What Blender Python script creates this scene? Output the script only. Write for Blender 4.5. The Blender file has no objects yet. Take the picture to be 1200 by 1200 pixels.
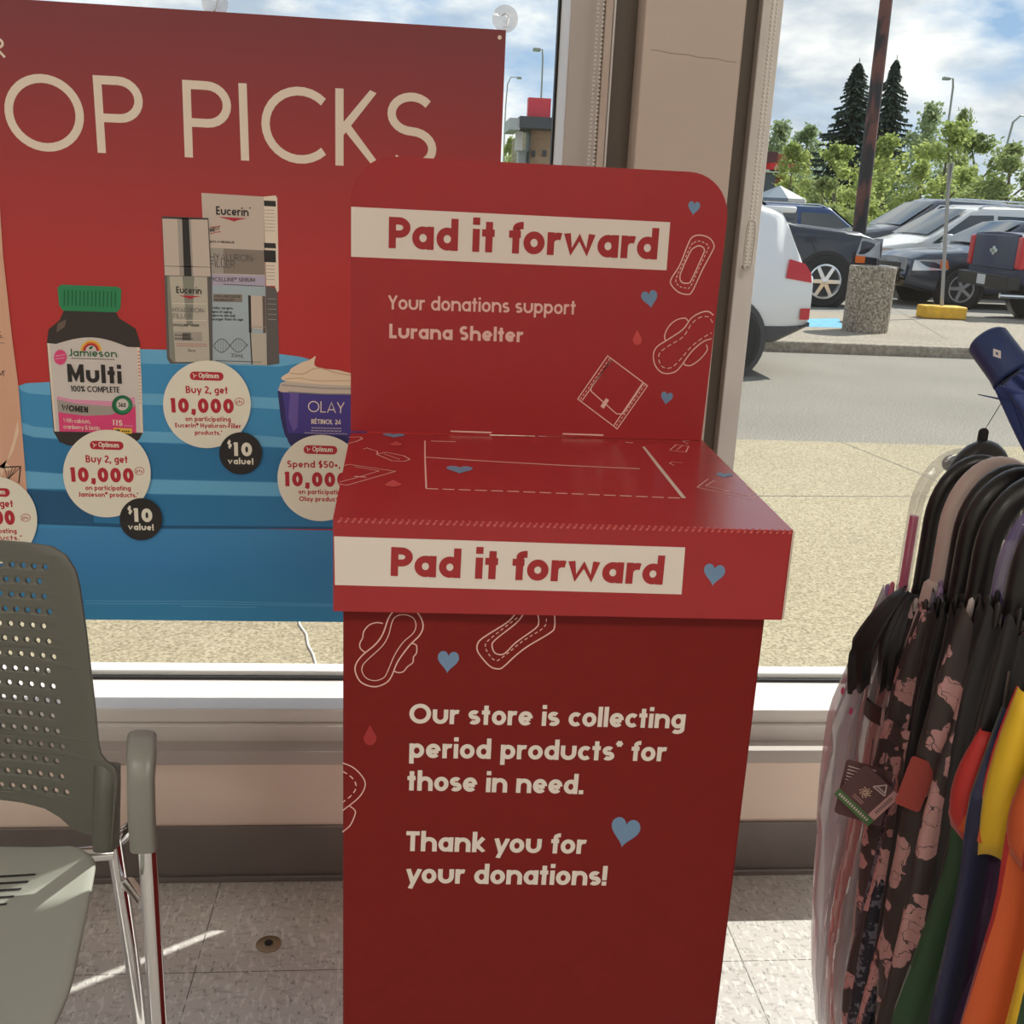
import bpy, bmesh, math, random
from mathutils import Vector as V, Matrix
from mathutils.geometry import tessellate_polygon

S = bpy.context.scene
col = S.collection
rnd = random.Random(7)
R = math.radians

# ------------------------------------------------------------------ camera
FPX, PITCH, ROLL, YAW, HC = 1225.0, R(16.2), R(2.72), R(5.65), 1.25
fw = V((math.sin(YAW)*math.cos(PITCH), math.cos(YAW)*math.cos(PITCH), -math.sin(PITCH)))
_r = V((math.cos(YAW), -math.sin(YAW), 0)); _u = _r.cross(fw)
rt = _r*math.cos(ROLL) + _u*math.sin(ROLL)
up = -_r*math.sin(ROLL) + _u*math.cos(ROLL)
CAM = V((0, 0, HC))
cd = bpy.data.cameras.new('camera'); cam = bpy.data.objects.new('camera', cd); col.objects.link(cam)
cd.sensor_width = 36; cd.lens = 36*FPX/1200; cd.clip_start = .02; cd.clip_end = 1000
cam.matrix_world = Matrix(((rt.x, up.x, -fw.x, 0), (rt.y, up.y, -fw.y, 0), (rt.z, up.z, -fw.z, HC), (0, 0, 0, 1)))
S.camera = cam

# ------------------------------------------------------------------ view, sky, sun, store lighting
S.view_settings.view_transform = 'Standard'; S.view_settings.look = 'None'
S.view_settings.exposure = 0.0; S.view_settings.gamma = 1.0; S.view_settings.use_curve_mapping = False
SKY_POWER = 1.1
SUN_POWER = 6.8
LAMP_POWER = 25.0

w = bpy.data.worlds.new('sky'); S.world = w; w.use_nodes = True
nt = w.node_tree; nt.nodes.clear(); N = nt.nodes.new; LK = nt.links.new
out = N('ShaderNodeOutputWorld'); bg = N('ShaderNodeBackground'); LK(bg.outputs[0], out.inputs[0])
tc = N('ShaderNodeTexCoord'); mp = N('ShaderNodeMapping'); mp.inputs['Scale'].default_value = (1, 1, 2.6)
mp.inputs['Location'].default_value = (.35, .1, .2)
LK(tc.outputs['Generated'], mp.inputs[0])
n1 = N('ShaderNodeTexNoise'); n1.inputs['Scale'].default_value = 5.0; n1.inputs['Detail'].default_value = 9; n1.inputs['Roughness'].default_value = .56
n2 = N('ShaderNodeTexNoise'); n2.inputs['Scale'].default_value = 8.5; n2.inputs['Detail'].default_value = 7
LK(mp.outputs[0], n1.inputs[0]); LK(mp.outputs[0], n2.inputs[0])
r1 = N('ShaderNodeValToRGB'); r1.color_ramp.elements[0].position = .40; r1.color_ramp.elements[1].position = .56
r2 = N('ShaderNodeValToRGB'); r2.color_ramp.elements[0].position = .38; r2.color_ramp.elements[1].position = .60
r2.color_ramp.elements[0].color = (.50, .58, .68, 1); r2.color_ramp.elements[1].color = (1.12, 1.11, 1.07, 1)
LK(n1.outputs[0], r1.inputs[0]); LK(n2.outputs[0], r2.inputs[0])
sx = N('ShaderNodeSeparateXYZ'); LK(tc.outputs['Generated'], sx.inputs[0])
r3 = N('ShaderNodeValToRGB'); e = r3.color_ramp.elements
e[0].position = 0; e[0].color = (.74, .83, .92, 1); e[1].position = .5; e[1].color = (.16, .32, .62, 1)
m_ = e.new(.14); m_.color = (.36, .54, .78, 1)
LK(sx.outputs[2], r3.inputs[0])
mx = N('ShaderNodeMixRGB'); LK(r1.outputs[0], mx.inputs[0]); LK(r3.outputs[0], mx.inputs[1]); LK(r2.outputs[0], mx.inputs[2])
LK(mx.outputs[0], bg.inputs[0]); bg.inputs[1].default_value = SKY_POWER

sd = bpy.data.lights.new('sun', 'SUN'); sun = bpy.data.objects.new('sun', sd); col.objects.link(sun)
sd.energy = SUN_POWER; sd.angle = R(.55); sd.color = (1, .965, .89)
SUN_DIR = V((.84, .55, 1)).normalized()
sun.rotation_euler = SUN_DIR.to_track_quat('Z', 'Y').to_euler(); sun.location = (20, 14, 26)

# ------------------------------------------------------------------ rays of the photograph
def ray(x, y): return fw + rt*((x-600)/FPX) - up*((y-600)/FPX)
def aty(x, y, Y): d = ray(x, y); return CAM + d*(Y/d.y)
def atz(x, y, Z): d = ray(x, y); return CAM + d*((Z-HC)/d.z)
def atd(x, y, t): return CAM + ray(x, y)*t

# ------------------------------------------------------------------ materials
def lin(c):
    c = c/255
    return c/12.92 if c <= .04045 else ((c+.055)/1.055)**2.4
def C(r, g, b): return (lin(r), lin(g), lin(b), 1)

def mat(name, color, rough=.6, metal=0, spec=.5, noise=None, bump=None, alpha=None, trans=0, coat=0, sheen=0):
    m = bpy.data.materials.new(name); m.use_nodes = True
    nt = m.node_tree; p = nt.nodes['Principled BSDF']
    p.inputs['Base Color'].default_value = color; p.inputs['Roughness'].default_value = rough
    p.inputs['Metallic'].default_value = metal; p.inputs['Specular IOR Level'].default_value = spec
    p.inputs['Coat Weight'].default_value = coat; p.inputs['Sheen Weight'].default_value = sheen
    if noise or bump:
        t = nt.nodes.new('ShaderNodeTexCoord')
    if noise:                       # (scale, amount)
        n = nt.nodes.new('ShaderNodeTexNoise'); n.inputs['Scale'].default_value = noise[0]; n.inputs['Detail'].default_value = 5
        nt.links.new(t.outputs['Object'], n.inputs[0])
        r = nt.nodes.new('ShaderNodeMapRange'); r.inputs[1].default_value = .3; r.inputs[2].default_value = .7
        r.inputs[3].default_value = 1-noise[1]; r.inputs[4].default_value = 1+noise[1]
        nt.links.new(n.outputs[0], r.inputs[0])
        mxx = nt.nodes.new('ShaderNodeMixRGB'); mxx.blend_type = 'MULTIPLY'; mxx.inputs[0].default_value = 1
        mxx.inputs[1].default_value = color; nt.links.new(r.outputs[0], mxx.inputs[2])
        nt.links.new(mxx.outputs[0], p.inputs['Base Color'])
    if bump:                        # (scale, distance)
        n = nt.nodes.new('ShaderNodeTexNoise'); n.inputs['Scale'].default_value = bump[0]; n.inputs['Detail'].default_value = 3
        nt.links.new(t.outputs['Object'], n.inputs[0])
        b = nt.nodes.new('ShaderNodeBump'); b.inputs['Distance'].default_value = bump[1]; b.inputs['Strength'].default_value = .6
        nt.links.new(n.outputs[0], b.inputs['Height']); nt.links.new(b.outputs[0], p.inputs['Normal'])
    return m

def mix_transparent(name, color, clear, rough=.1, gloss=.08, tint=(1, 1, 1, 1)):
    """thin sheet: transparent + a little gloss + the sheet's own colour"""
    m = bpy.data.materials.new(name); m.use_nodes = True
    nt = m.node_tree; nt.nodes.clear(); N = nt.nodes.new
    o = N('ShaderNodeOutputMaterial'); a = N('ShaderNodeMixShader'); b = N('ShaderNodeMixShader')
    t = N('ShaderNodeBsdfTransparent'); t.inputs[0].default_value = tint
    g = N('ShaderNodeBsdfGlossy'); g.inputs['Roughness'].default_value = rough
    d = N('ShaderNodeBsdfDiffuse'); d.inputs[0].default_value = color
    a.inputs[0].default_value = clear; nt.links.new(d.outputs[0], a.inputs[1]); nt.links.new(t.outputs[0], a.inputs[2])
    fr = N('ShaderNodeLayerWeight'); fr.inputs[0].default_value = .5
    pw = N('ShaderNodeMath'); pw.operation = 'POWER'; pw.inputs[1].default_value = 5
    mu = N('ShaderNodeMath'); mu.operation = 'MULTIPLY_ADD'; mu.inputs[1].default_value = .6; mu.inputs[2].default_value = gloss
    nt.links.new(fr.outputs['Facing'], pw.inputs[0]); nt.links.new(pw.outputs[0], mu.inputs[0]); nt.links.new(mu.outputs[0], b.inputs[0])
    nt.links.new(a.outputs[0], b.inputs[1]); nt.links.new(g.outputs[0], b.inputs[2])
    nt.links.new(b.outputs[0], o.inputs[0])
    return m

# ------------------------------------------------------------------ mesh collector
class MB:
    def __init__(s): s.v = []; s.f = []; s.m = []; s.mats = []
    def mi(s, mt):
        if mt not in s.mats: s.mats.append(mt)
        return s.mats.index(mt)
    def add(s, vs, fs, mt):
        k = len(s.v); i = s.mi(mt)
        s.v += [V(p) for p in vs]
        for f in fs: s.f.append([k+j for j in f]); s.m.append(i)
        return k
    def box(s, x0, x1, y0, y1, z0, z1, mt, M=None):
        vs = [V((x, y, z)) for z in (z0, z1) for y in (y0, y1) for x in (x0, x1)]
        if M: vs = [M @ p for p in vs]
        s.add(vs, [(0, 2, 3, 1), (4, 5, 7, 6), (0, 1, 5, 4), (2, 6, 7, 3), (0, 4, 6, 2), (1, 3, 7, 5)], mt)
    def loft(s, rings, mt, cap=True, closed=True):
        n = len(rings[0]); vs = [p for r in rings for p in r]; fs = []
        for i in range(len(rings)-1):
            for j in range(n if closed else n-1):
                fs.append((i*n+j, i*n+(j+1) % n, (i+1)*n+(j+1) % n, (i+1)*n+j))
        if cap:
            fs.append(tuple(reversed(range(n)))); fs.append(tuple(range((len(rings)-1)*n, len(rings)*n)))
        s.add(vs, fs, mt)
    def tube(s, pts, r, mt, n=10, cap=True, loop=False):
        pts = [V(p) for p in pts]; rings = []; m = len(pts); a = None
        for i, p in enumerate(pts):
            if loop: d = pts[(i+1) % m]-pts[i-1]
            else: d = pts[min(i+1, m-1)]-pts[max(i-1, 0)]
            d.normalize()
            if a is None: a = d.orthogonal().normalized()
            else: a = (a-d*a.dot(d)).normalized()
            b = d.cross(a); rr = r[i] if isinstance(r, (list, tuple)) else r
            rings.append([p+(a*math.cos(2*math.pi*k/n)+b*math.sin(2*math.pi*k/n))*rr for k in range(n)])
        if loop: rings.append(rings[0]); cap = False
        s.loft(rings, mt, cap)
    def lathe(s, prof, mt, n=24, M=None, cap=True):
        rings = [[V((r*math.cos(2*math.pi*k/n), r*math.sin(2*math.pi*k/n), z)) for k in range(n)] for r, z in prof]
        if M: rings = [[M @ p for p in q] for q in rings]
        s.loft(rings, mt, cap)
    def poly(s, pts, mt, flip=False):
        pts = [V(p) for p in pts]
        tr = tessellate_polygon([pts])
        nrm = V((0, 0, 0))
        for i in range(len(pts)):
            a, b = pts[i], pts[(i+1) % len(pts)]
            nrm += a.cross(b)
        fs = []
        for t in tr:
            q = (pts[t[1]]-pts[t[0]]).cross(pts[t[2]]-pts[t[0]])
            fs.append(tuple(t) if q.dot(nrm) > 0 else tuple(reversed(t)))
        s.add(pts, fs, mt)
    def prism(s, pts, d, mt, side=None):
        """polygon thickened along vector d"""
        pts = [V(p) for p in pts]; d = V(d); n = len(pts)
        s.poly(pts, mt); s.poly([p+d for p in reversed(pts)], mt)
        s.add(pts+[p+d for p in pts], [(i, (i+1) % n, n+(i+1) % n, n+i) for i in range(n)], side or mt)
    def ball(s, c, r, mt, nu=8, nv=5):
        c = V(c); pr = [(math.sin(math.pi*i/nv)*r+1e-5, -math.cos(math.pi*i/nv)*r) for i in range(nv+1)]
        s.lathe(pr, mt, nu, Matrix.Translation(c))
    def build(s, name, parent=None, smooth=True, ang=35, bevel=0, seg=2, subd=0):
        me = bpy.data.meshes.new(name)
        o = bpy.data.objects.new(name, me); col.objects.link(o)
        L = V((0, 0, 0))
        if parent is not None:
            o.parent = parent; q = parent
            while q is not None: L = L+q.location; q = q.parent
        me.from_pydata([tuple(p-L) for p in s.v], [], s.f)
        for mt in s.mats: me.materials.append(mt)
        for p, i in zip(me.polygons, s.m): p.material_index = i; p.use_smooth = smooth
        me.update()
        if smooth: me.set_sharp_from_angle(angle=R(ang))
        if bevel:
            b = o.modifiers.new('bevel', 'BEVEL'); b.width = bevel; b.segments = seg; b.limit_method = 'ANGLE'; b.angle_limit = R(40)
            b.harden_normals = False
        if subd:
            b = o.modifiers.new('subdivision', 'SUBSURF'); b.levels = subd; b.render_levels = subd
        return o

def tag(o, label=None, cat=None, group=None, kind=None):
    if label: o['label'] = label
    if cat: o['category'] = cat
    if group: o['group'] = group
    if kind: o['kind'] = kind
    return o
def thing(name, label, cat, loc=(0, 0, 0), group=None):
    o = bpy.data.objects.new(name, None); col.objects.link(o); o.location = loc; o.empty_display_size = .1
    return tag(o, label, cat, group)
def struct(o): o['kind'] = 'structure'; return o
def copy_tree(o, parent=None):
    c = o.copy(); col.objects.link(c); c.parent = parent
    for ch in list(o.children): copy_tree(ch, c)
    return c

# ------------------------------------------------------------------ stroke lettering (geometric sans)
def arc(cx, cy, rx, ry, a0, a1, n=None):
    n = n or max(4, int(abs(a1-a0)/14))
    return [(cx+rx*math.cos(R(a0+(a1-a0)*i/n)), cy+ry*math.sin(R(a0+(a1-a0)*i/n))) for i in range(n+1)]
def glyph(ch, w, X=.70):
    """centre lines of a letter, cap height 1, stroke weight w -> (strokes, advance)"""
    h = w/2; r = X/2; rc = r-h; A = 1.03; D = -.29
    W_ = X*.91; q_ = W_/2; qc = q_-h                      # round letters are a little narrower than tall
    ring = arc(q_, r, qc, rc, 0, 360, 28)
    nw = .64*X/.7+w*.25; na = nw/2-h
    def arch(x0=0, wd=nw): q = wd/2-h; return arc(x0+wd/2, X-h-q, q, q, 180, 0)+[(x0+wd-h, 0)]
    def S(cx, rx, top, bot):
        ry = (top-bot-w)/4
        return arc(cx, top-h-ry, rx, ry, 38, 270)+arc(cx, bot+h+ry, rx*1.06, ry, 90, -142)[1:]
    if ch == ' ': return [], .36
    if ch == 'o': return [ring], W_
    if ch == 'a': return [ring, [(W_-h, 0), (W_-h, X)]], W_
    if ch == 'b': return [ring, [(h, 0), (h, A)]], W_
    if ch == 'c': return [arc(q_, r, qc, rc, 46, 314)], W_*.86
    if ch == 'd': return [ring, [(W_-h, 0), (W_-h, A)]], W_
    if ch == 'e': return [arc(q_, r, qc, rc, 0, 318), [(h, r-h*.2), (W_-h, r-h*.2)]], W_
    if ch == 'f': return [[(.1+h, 0), (.1+h, A-.22)]+arc(.1+h+.2, A-.22, .2, .22-h, 180, 85), [(0, X-h), (.36, X-h)]], .38
    if ch == 'g': return [ring, [(W_-h, X), (W_-h, -.04)]+arc(q_, -.04, qc, -D-.04-h, 0, -145)], W_
    if ch == 'h': return [[(h, 0), (h, A)], arch()], nw
    if ch == 'n': return [[(h, 0), (h, X)], arch()], nw
    if ch == 'm':
        m = nw*.86
        return [[(h, 0), (h, X)], arch(0, m), arch(m-w, m)], 2*m-w
    if ch == 'i': return [[(h, 0), (h, X)], [(h, X+.13), (h, X+.13+max(w, .12))]], w
    if ch == 'j': return [[(h+.05, X), (h+.05, D+.1), (0, D+h)], [(h+.05, X+.13), (h+.05, X+.13+w)]], w+.05
    if ch == 'k': return [[(h, 0), (h, A)], [(h, .24), (.5, X)], [(h+.12, .34), (.54, 0)]], .56
    if ch == 'l': return [[(h, 0), (h, A)]], w
    if ch == 'p': return [ring, [(h, D), (h, X)]], W_
    if ch == 'q': return [ring, [(W_-h, D), (W_-h, X)]], W_
    if ch == 'r': return [[(h, 0), (h, X)], arc(h+.23, X-h-.22, .23, .22, 178, 68)], .37+w*.3
    if ch == 's': return [S(.22+w*.25, .22-h+w*.25, X, 0)], .46+w*.4
    if ch == 't': return [[(.1+h, 0), (.1+h, X+.24)], [(0, X-h), (.36+w*.1, X-h)]], .38+w*.1
    if ch == 'u': return [[(h, X), (h, h+na)]+arc(nw/2, h+na, na, na, 180, 360)+[(nw-h, X)]], nw
    if ch == 'v': return [[(h, X), (.30+h*.3, 0), (.6+h*.2, X)]], .62+h
    if ch == 'w': return [[(h, X), (.26, 0), (.5, X), (.74, 0), (1-h, X)]], 1
    if ch == 'x': return [[(h, X), (.54, 0)], [(h, 0), (.54, X)]], .58
    if ch == 'y': return [[(h, X), (.32, .02)], [(.62, X), (.20, D)]], .64
    if ch == 'z': return [[(0, X-h), (.5, X-h), (.04, h), (.54, h)]], .54
    if ch == 'A': return [[(h*.6, 0), (.38, 1), (.76-h*.6, 0)], [(.17, .28), (.6, .28)]], .76
    if ch == 'B':
        q = (1-w)/4
        return [[(h, 0), (h, 1)], [(h, 1-h), (.3, 1-h)]+arc(.3, 1-h-q, q*1.0, q, 90, -90)+[(h, .5)], [(h, .5), (.33, .5)]+arc(.33, h+q, q*1.1, q, 90, -90)+[(h, h)]], .60+w*.3
    if ch == 'C': return [arc(.5, .5, .5-h, .5-h, 46, 314, 22)], .86
    if ch == 'D': return [[(h, 0), (h, 1)], [(h, 1-h), (.3, 1-h)]+arc(.3, .5, .42-h, .5-h, 90, -90)+[(h, h)]], .74
    if ch == 'E': return [[(h, 0), (h, 1)], [(h, 1-h), (.5, 1-h)], [(h, .5), (.46, .5)], [(h, h), (.5, h)]], .52
    if ch == 'F': return [[(h, 0), (h, 1)], [(h, 1-h), (.5, 1-h)], [(h, .5), (.45, .5)]], .5
    if ch == 'G': return [arc(.5, .5, .5-h, .5-h, 46, 350, 22)+[(.55, .46)]], .95
    if ch == 'H': return [[(h, 0), (h, 1)], [(.68-h, 0), (.68-h, 1)], [(h, .5), (.68-h, .5)]], .68
    if ch == 'I': return [[(h, 0), (h, 1)]], w
    if ch == 'J': return [[(.36-h, 1), (.36-h, .2)]+arc(.18-h*.4, .2, .18-h*.6, .2-h, 0, -150)], .36
    if ch == 'K': return [[(h, 0), (h, 1)], [(h, .42), (.56, 1)], [(h+.12, .5), (.62, 0)]], .64
    if ch == 'L': return [[(h, 0), (h, 1)], [(h, h), (.48, h)]], .5
    if ch == 'M': return [[(h, 0), (h, 1)], [(h, 1), (.43, .2), (.86-h, 1)], [(.86-h, 1), (.86-h, 0)]], .86
    if ch == 'N': return [[(h, 0), (h, 1)], [(h, 1), (.7-h, 0)], [(.7-h, 0), (.7-h, 1)]], .7
    if ch == 'O': return [arc(.5, .5, .5-h, .5-h, 0, 360, 36)], 1.0
    if ch == 'P': return [[(h, 0), (h, 1)], [(h, 1-h), (.32, 1-h)]+arc(.32, .73-h*.5, .29-h*.5, .27-h*.5, 90, -90)+[(h, .46)]], .61+h*.3
    if ch == 'Q': return [arc(.5, .5, .5-h, .5-h, 0, 360, 36), [(.6, .3), (.95, 0)]], 1.0
    if ch == 'R': return [[(h, 0), (h, 1)], [(h, 1-h), (.3, 1-h)]+arc(.3, .73-h*.5, .27-h*.5, .27-h*.5, 90, -90)+[(h, .46)], [(.28, .46), (.58, 0)]], .6
    if ch == 'S': return [S(.29, .29-h, 1, 0)], .6
    if ch == 'T': return [[(.3, 0), (.3, 1)], [(0, 1-h), (.6, 1-h)]], .6
    if ch == 'U': return [[(h, 1), (h, .3)]+arc(.32, .3, .32-h, .3-h, 180, 360)+[(.64-h, 1)]], .64
    if ch == 'V': return [[(h*.6, 1), (.37, 0), (.74-h*.6, 1)]], .74
    if ch == 'W': return [[(h*.6, 1), (.28, 0), (.55, 1), (.82, 0), (1.1-h*.6, 1)]], 1.1
    if ch == 'X': return [[(h*.6, 1), (.6, 0)], [(h*.6, 0), (.6, 1)]], .64
    if ch == 'Y': return [[(h*.6, 1), (.33, .44), (.66-h*.6, 1)], [(.33, .46), (.33, 0)]], .66
    if ch == 'Z': return [[(0, 1-h), (.54, 1-h), (.04, h), (.58, h)]], .58
    if ch == '0': return [arc(.33, .5, .33-h, .5-h, 0, 360, 28)], .66
    if ch == '1': return [[(.08, .80), (.30-h, 1-h*.6)], [(.30-h, 0), (.30-h, 1)]], .34
    if ch == '2': return [arc(.3, .70, .27-h*.7, .30-h, 165, -20)+[(.06, h)], [(.03, h), (.58, h)]], .58
    if ch == '3': return [arc(.27, .74, .24-h*.6, .26-h, 150, -90), arc(.27, .27, .28-h*.6, .27-h, 90, -150)], .58
    if ch == '4': return [[(.44, 0), (.44, 1), (.04, .28), (.6, .28)]], .62
    if ch == '5': return [[(.5, 1-h), (.14, 1-h), (.1, .56)]+arc(.27, .32, .28-h*.6, .32-h, 105, -145)], .58
    if ch == '6': return [arc(.3, .31, .3-h, .31-h, 0, 360, 24), [(.03+h, .36), (.4, 1)]], .6
    if ch == '8': return [arc(.3, .75, .24-h*.6, .25-h*.7, 0, 360, 22), arc(.3, .27, .3-h, .27-h, 0, 360, 22)], .6
    if ch == '9': return [arc(.3, .69, .3-h, .31-h, 0, 360, 24), [(.57-h, .64), (.2, 0)]], .6
    if ch == '.': return [[(h, 0), (h, max(w, .13))]], w
    if ch == ',': return [[(h+.03, max(w, .12)), (h+.03, 0), (h-.04, -.13)]], w+.05
    if ch == '!': return [[(h, 0), (h, max(w, .13))], [(h, .27), (h, 1)]], w
    if ch == '-': return [[(0, .36), (.3, .36)]], .32
    if ch == '*': return [[(.13, .72), (.13, 1)], [(.01, .79), (.25, .93)], [(.01, .93), (.25, .79)]], .27
    if ch == "'": return [[(h, .8), (h, 1)]], w
    if ch == '+': return [[(0, .36), (.4, .36)], [(.2, .16), (.2, .56)]], .42
    if ch == '%': return [arc(.16, .78, .16-h, .2-h, 0, 360), arc(.58, .22, .16-h, .2-h, 0, 360), [(.6, 1), (.14, 0)]], .76
    if ch == '&': return [[(.62, 0), (.16, .68)]+arc(.3, .8, .16, .17, 200, -20)+[(.1, .4)]+arc(.27, .24, .24-h, .24-h, 140, 330)+[(.6, .42)]], .66
    if ch == '$': return [S(.27, .27-h, .96, .04), [(.27, -.1), (.27, 1.1)]], .56
    if ch == '\u2122': return [[(.08, .6), (.08, .95)], [(0, .93), (.17, .93)], [(.22, .6), (.22, .95), (.32, .7), (.42, .95), (.42, .6)]], .46
    if ch == '\u00ae': return [arc(.2, .76, .18, .18, 0, 360, 14), [(.15, .66), (.15, .86), (.24, .84), (.15, .76), (.25, .66)]], .42
    if ch == '\u00c9': s_, a_ = glyph('E', w, X); return s_+[[(.2, 1.1), (.36, 1.26)]], a_
    return [[(0, 0), (.4, 0), (.4, 1), (0, 1)]], .45

def ribbon(pts, wd, closed=False):
    """2-D polyline -> quads with mitred joints"""
    pts = [V(p) for p in pts]
    if len(pts) > 2 and (pts[0]-pts[-1]).length < 1e-7: pts = pts[:-1]; closed = True
    n = len(pts); L = []; Q = []
    for i in range(n):
        if closed: a = pts[i]-pts[i-1]; b = pts[(i+1) % n]-pts[i]
        else:
            a = pts[i]-pts[i-1] if i else pts[1]-pts[0]
            b = pts[i+1]-pts[i] if i < n-1 else a
        if a.length < 1e-9: a = b
        if b.length < 1e-9: b = a
        a = a.normalized(); b = b.normalized()
        na, nb = V((-a.y, a.x)), V((-b.y, b.x)); m = na+nb
        if m.length < .35: m = na*1.0
        else: m = m.normalized(); m = m/max(.45, m.dot(na))
        L.append(pts[i]+m*wd/2); Q.append(pts[i]-m*wd/2)
    k = range(n if closed else n-1)
    return [(L[i], Q[i], Q[(i+1) % n], L[(i+1) % n]) for i in k]

class Surf:
    """a flat face of a real object; px positions of the photograph are read off on it"""
    def __init__(s, o, ex, ey):
        s.o = V(o); s.ex = V(ex).normalized(); s.ey = (V(ey)-s.ex*V(ey).dot(s.ex)).normalized(); s.n = s.ex.cross(s.ey)
    def uv(s, x, y):
        d = ray(x, y); t = (s.o-CAM).dot(s.n)/d.dot(s.n); q = CAM+d*t-s.o
        return V((q.dot(s.ex), q.dot(s.ey)))
    def P(s, u, layer=0): return s.o+s.ex*u[0]+s.ey*u[1]+s.n*(layer*2.0e-4)
    def pt(s, x, y, layer=0): return s.P(s.uv(x, y), layer)
    def k(s, x, y): return (s.uv(x+4, y)-s.uv(x-4, y)).length/8
    def poly(s, mb, px, mt, layer=1):
        pts = [s.uv(*p) for p in px]
        ar = sum(pts[i].x*pts[(i+1) % len(pts)].y-pts[(i+1) % len(pts)].x*pts[i].y for i in range(len(pts)))
        if ar < 0: pts.reverse()
        mb.poly([s.P(p, layer) for p in pts], mt)
    def ell(s, mb, cx, cy, rx, ry, mt, layer=1, n=48, rot=0):
        s.poly(mb, [(cx+rx*math.cos(t)*math.cos(rot)-ry*math.sin(t)*math.sin(rot), cy+rx*math.cos(t)*math.sin(rot)+ry*math.sin(t)*math.cos(rot))
                    for t in [2*math.pi*i/n for i in range(n)]], mt, layer)
    def stroke(s, mb, px, wpx, mt, layer=1, closed=False, dash=None):
        pts = [s.uv(*p) for p in px]; wd = wpx*s.k(*px[0])
        if closed: pts.append(pts[0].copy())
        if dash:
            on, off = [d*s.k(*px[0]) for d in dash]; segs = []; acc = 0; cur = [pts[0]]; draw = True
            for i in range(len(pts)-1):
                a, b = pts[i], pts[i+1]; L = (b-a).length; pos = 0
                while L-pos > 1e-9:
                    need = (on if draw else off)-acc; st = min(need, L-pos); pos += st; acc += st
                    p = a+(b-a)*(pos/L)
                    if draw: cur.append(p)
                    if acc >= (on if draw else off)-1e-9:
                        if draw and len(cur) > 1: segs.append(cur)
                        draw = not draw; acc = 0; cur = [p]
            if draw and len(cur) > 1: segs.append(cur)
        else: segs = [pts]
        for sg in segs:
            if len(sg) < 2: continue
            for i_, q in enumerate(ribbon(sg, wd)): mb.add([s.P(u, layer+.1*(i_ % 2)) for u in q], [(0, 1, 2, 3)], mt)
    def text(s, mb, st, p0, p1, cap, wt, mt, layer=2, X=.70, gap=.10):
        u0, u1 = s.uv(*p0), s.uv(*p1); e = (u1-u0); L = e.length; e = e.normalized(); f = V((-e.y, e.x))
        H = (s.uv(p0[0], p0[1]-cap)-u0).length; x = 0; items = []
        for ch in st:
            g, ad = glyph(ch, wt, X); items.append((g, x, ch)); x += ad+(gap if ch != ' ' else 0)
        sc = L/max(x-gap, .01)
        for g, x0, ch in items:
            for j, pl in enumerate(g):
                lo, hi = -.4, 1.3
                if ch in 'vwxzk': lo, hi = 0, (1.03 if ch == 'k' else X)
                if ch == 'y': lo, hi = -.29, X
                if ch in 'AVWXYZMNK': lo, hi = 0, 1
                for q in ribbon([V(((px+x0)*sc/H, py)) for px, py in pl], wt):
                    mb.add([s.P(u0+e*(c.x*H)+f*(min(hi, max(lo, c.y))*H), layer+.16*j) for c in q], [(0, 1, 2, 3)], mt)
# ------------------------------------------------------------------ setting: floor, walls, windows
def CP(r, g, b, k=.62):          # printed colour of a thing seen under the store lamps
    return tuple(min(.92, lin(v)/k) for v in (r, g, b))+(1,)

def floor_material():
    m = bpy.data.materials.new('vinyl tile floor'); m.use_nodes = True; nt = m.node_tree; N = nt.nodes.new; L = nt.links.new
    p = nt.nodes['Principled BSDF']; p.inputs['Roughness'].default_value = .32
    t = N('ShaderNodeTexCoord')
    mp = N('ShaderNodeMapping'); mp.inputs['Location'].default_value = (.348, -1.4975, 0); L(t.outputs['Object'], mp.inputs[0])
    b = N('ShaderNodeTexBrick'); b.offset = 0; b.squash = 1
    for k, v in (('Scale', 1), ('Mortar Size', .0011), ('Mortar Smooth', .1), ('Brick Width', .3133), ('Row Height', .3133), ('Bias', 0)): b.inputs[k].default_value = v
    b.inputs['Color1'].default_value = (.60, .57, .54, 1); b.inputs['Color2'].default_value = (.57, .54, .51, 1); b.inputs['Mortar'].default_value = (.16, .15, .14, 1)
    L(mp.outputs[0], b.inputs[0])
    col_ = b.outputs[0]
    for sc, st, thr, wid, c, rot in ((105, (1, .4, 1), .55, .05, (.80, .78, .75, 1), .7), (120, (.36, 1, 1), .57, .05, (.40, .37, .35, 1), .9), (150, (1, .4, 1), .63, .03, (.15, .14, .135, 1), .4)):
        mm = N('ShaderNodeMapping'); mm.inputs['Scale'].default_value = st; mm.inputs['Rotation'].default_value = (0, 0, rot); L(t.outputs['Object'], mm.inputs[0])
        n = N('ShaderNodeTexNoise'); n.inputs['Scale'].default_value = sc; n.inputs['Detail'].default_value = 2; L(mm.outputs[0], n.inputs[0])
        r = N('ShaderNodeValToRGB'); r.color_ramp.elements[0].position = thr; r.color_ramp.elements[1].position = thr+wid; L(n.outputs[0], r.inputs[0])
        mu = N('ShaderNodeMath'); mu.operation = 'MULTIPLY'; mu.inputs[1].default_value = .55; L(r.outputs[0], mu.inputs[0])
        x = N('ShaderNodeMixRGB'); L(mu.outputs[0], x.inputs[0]); L(col_, x.inputs[1]); x.inputs[2].default_value = c; col_ = x.outputs[0]
    L(col_, p.inputs['Base Color'])
    return m

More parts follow.
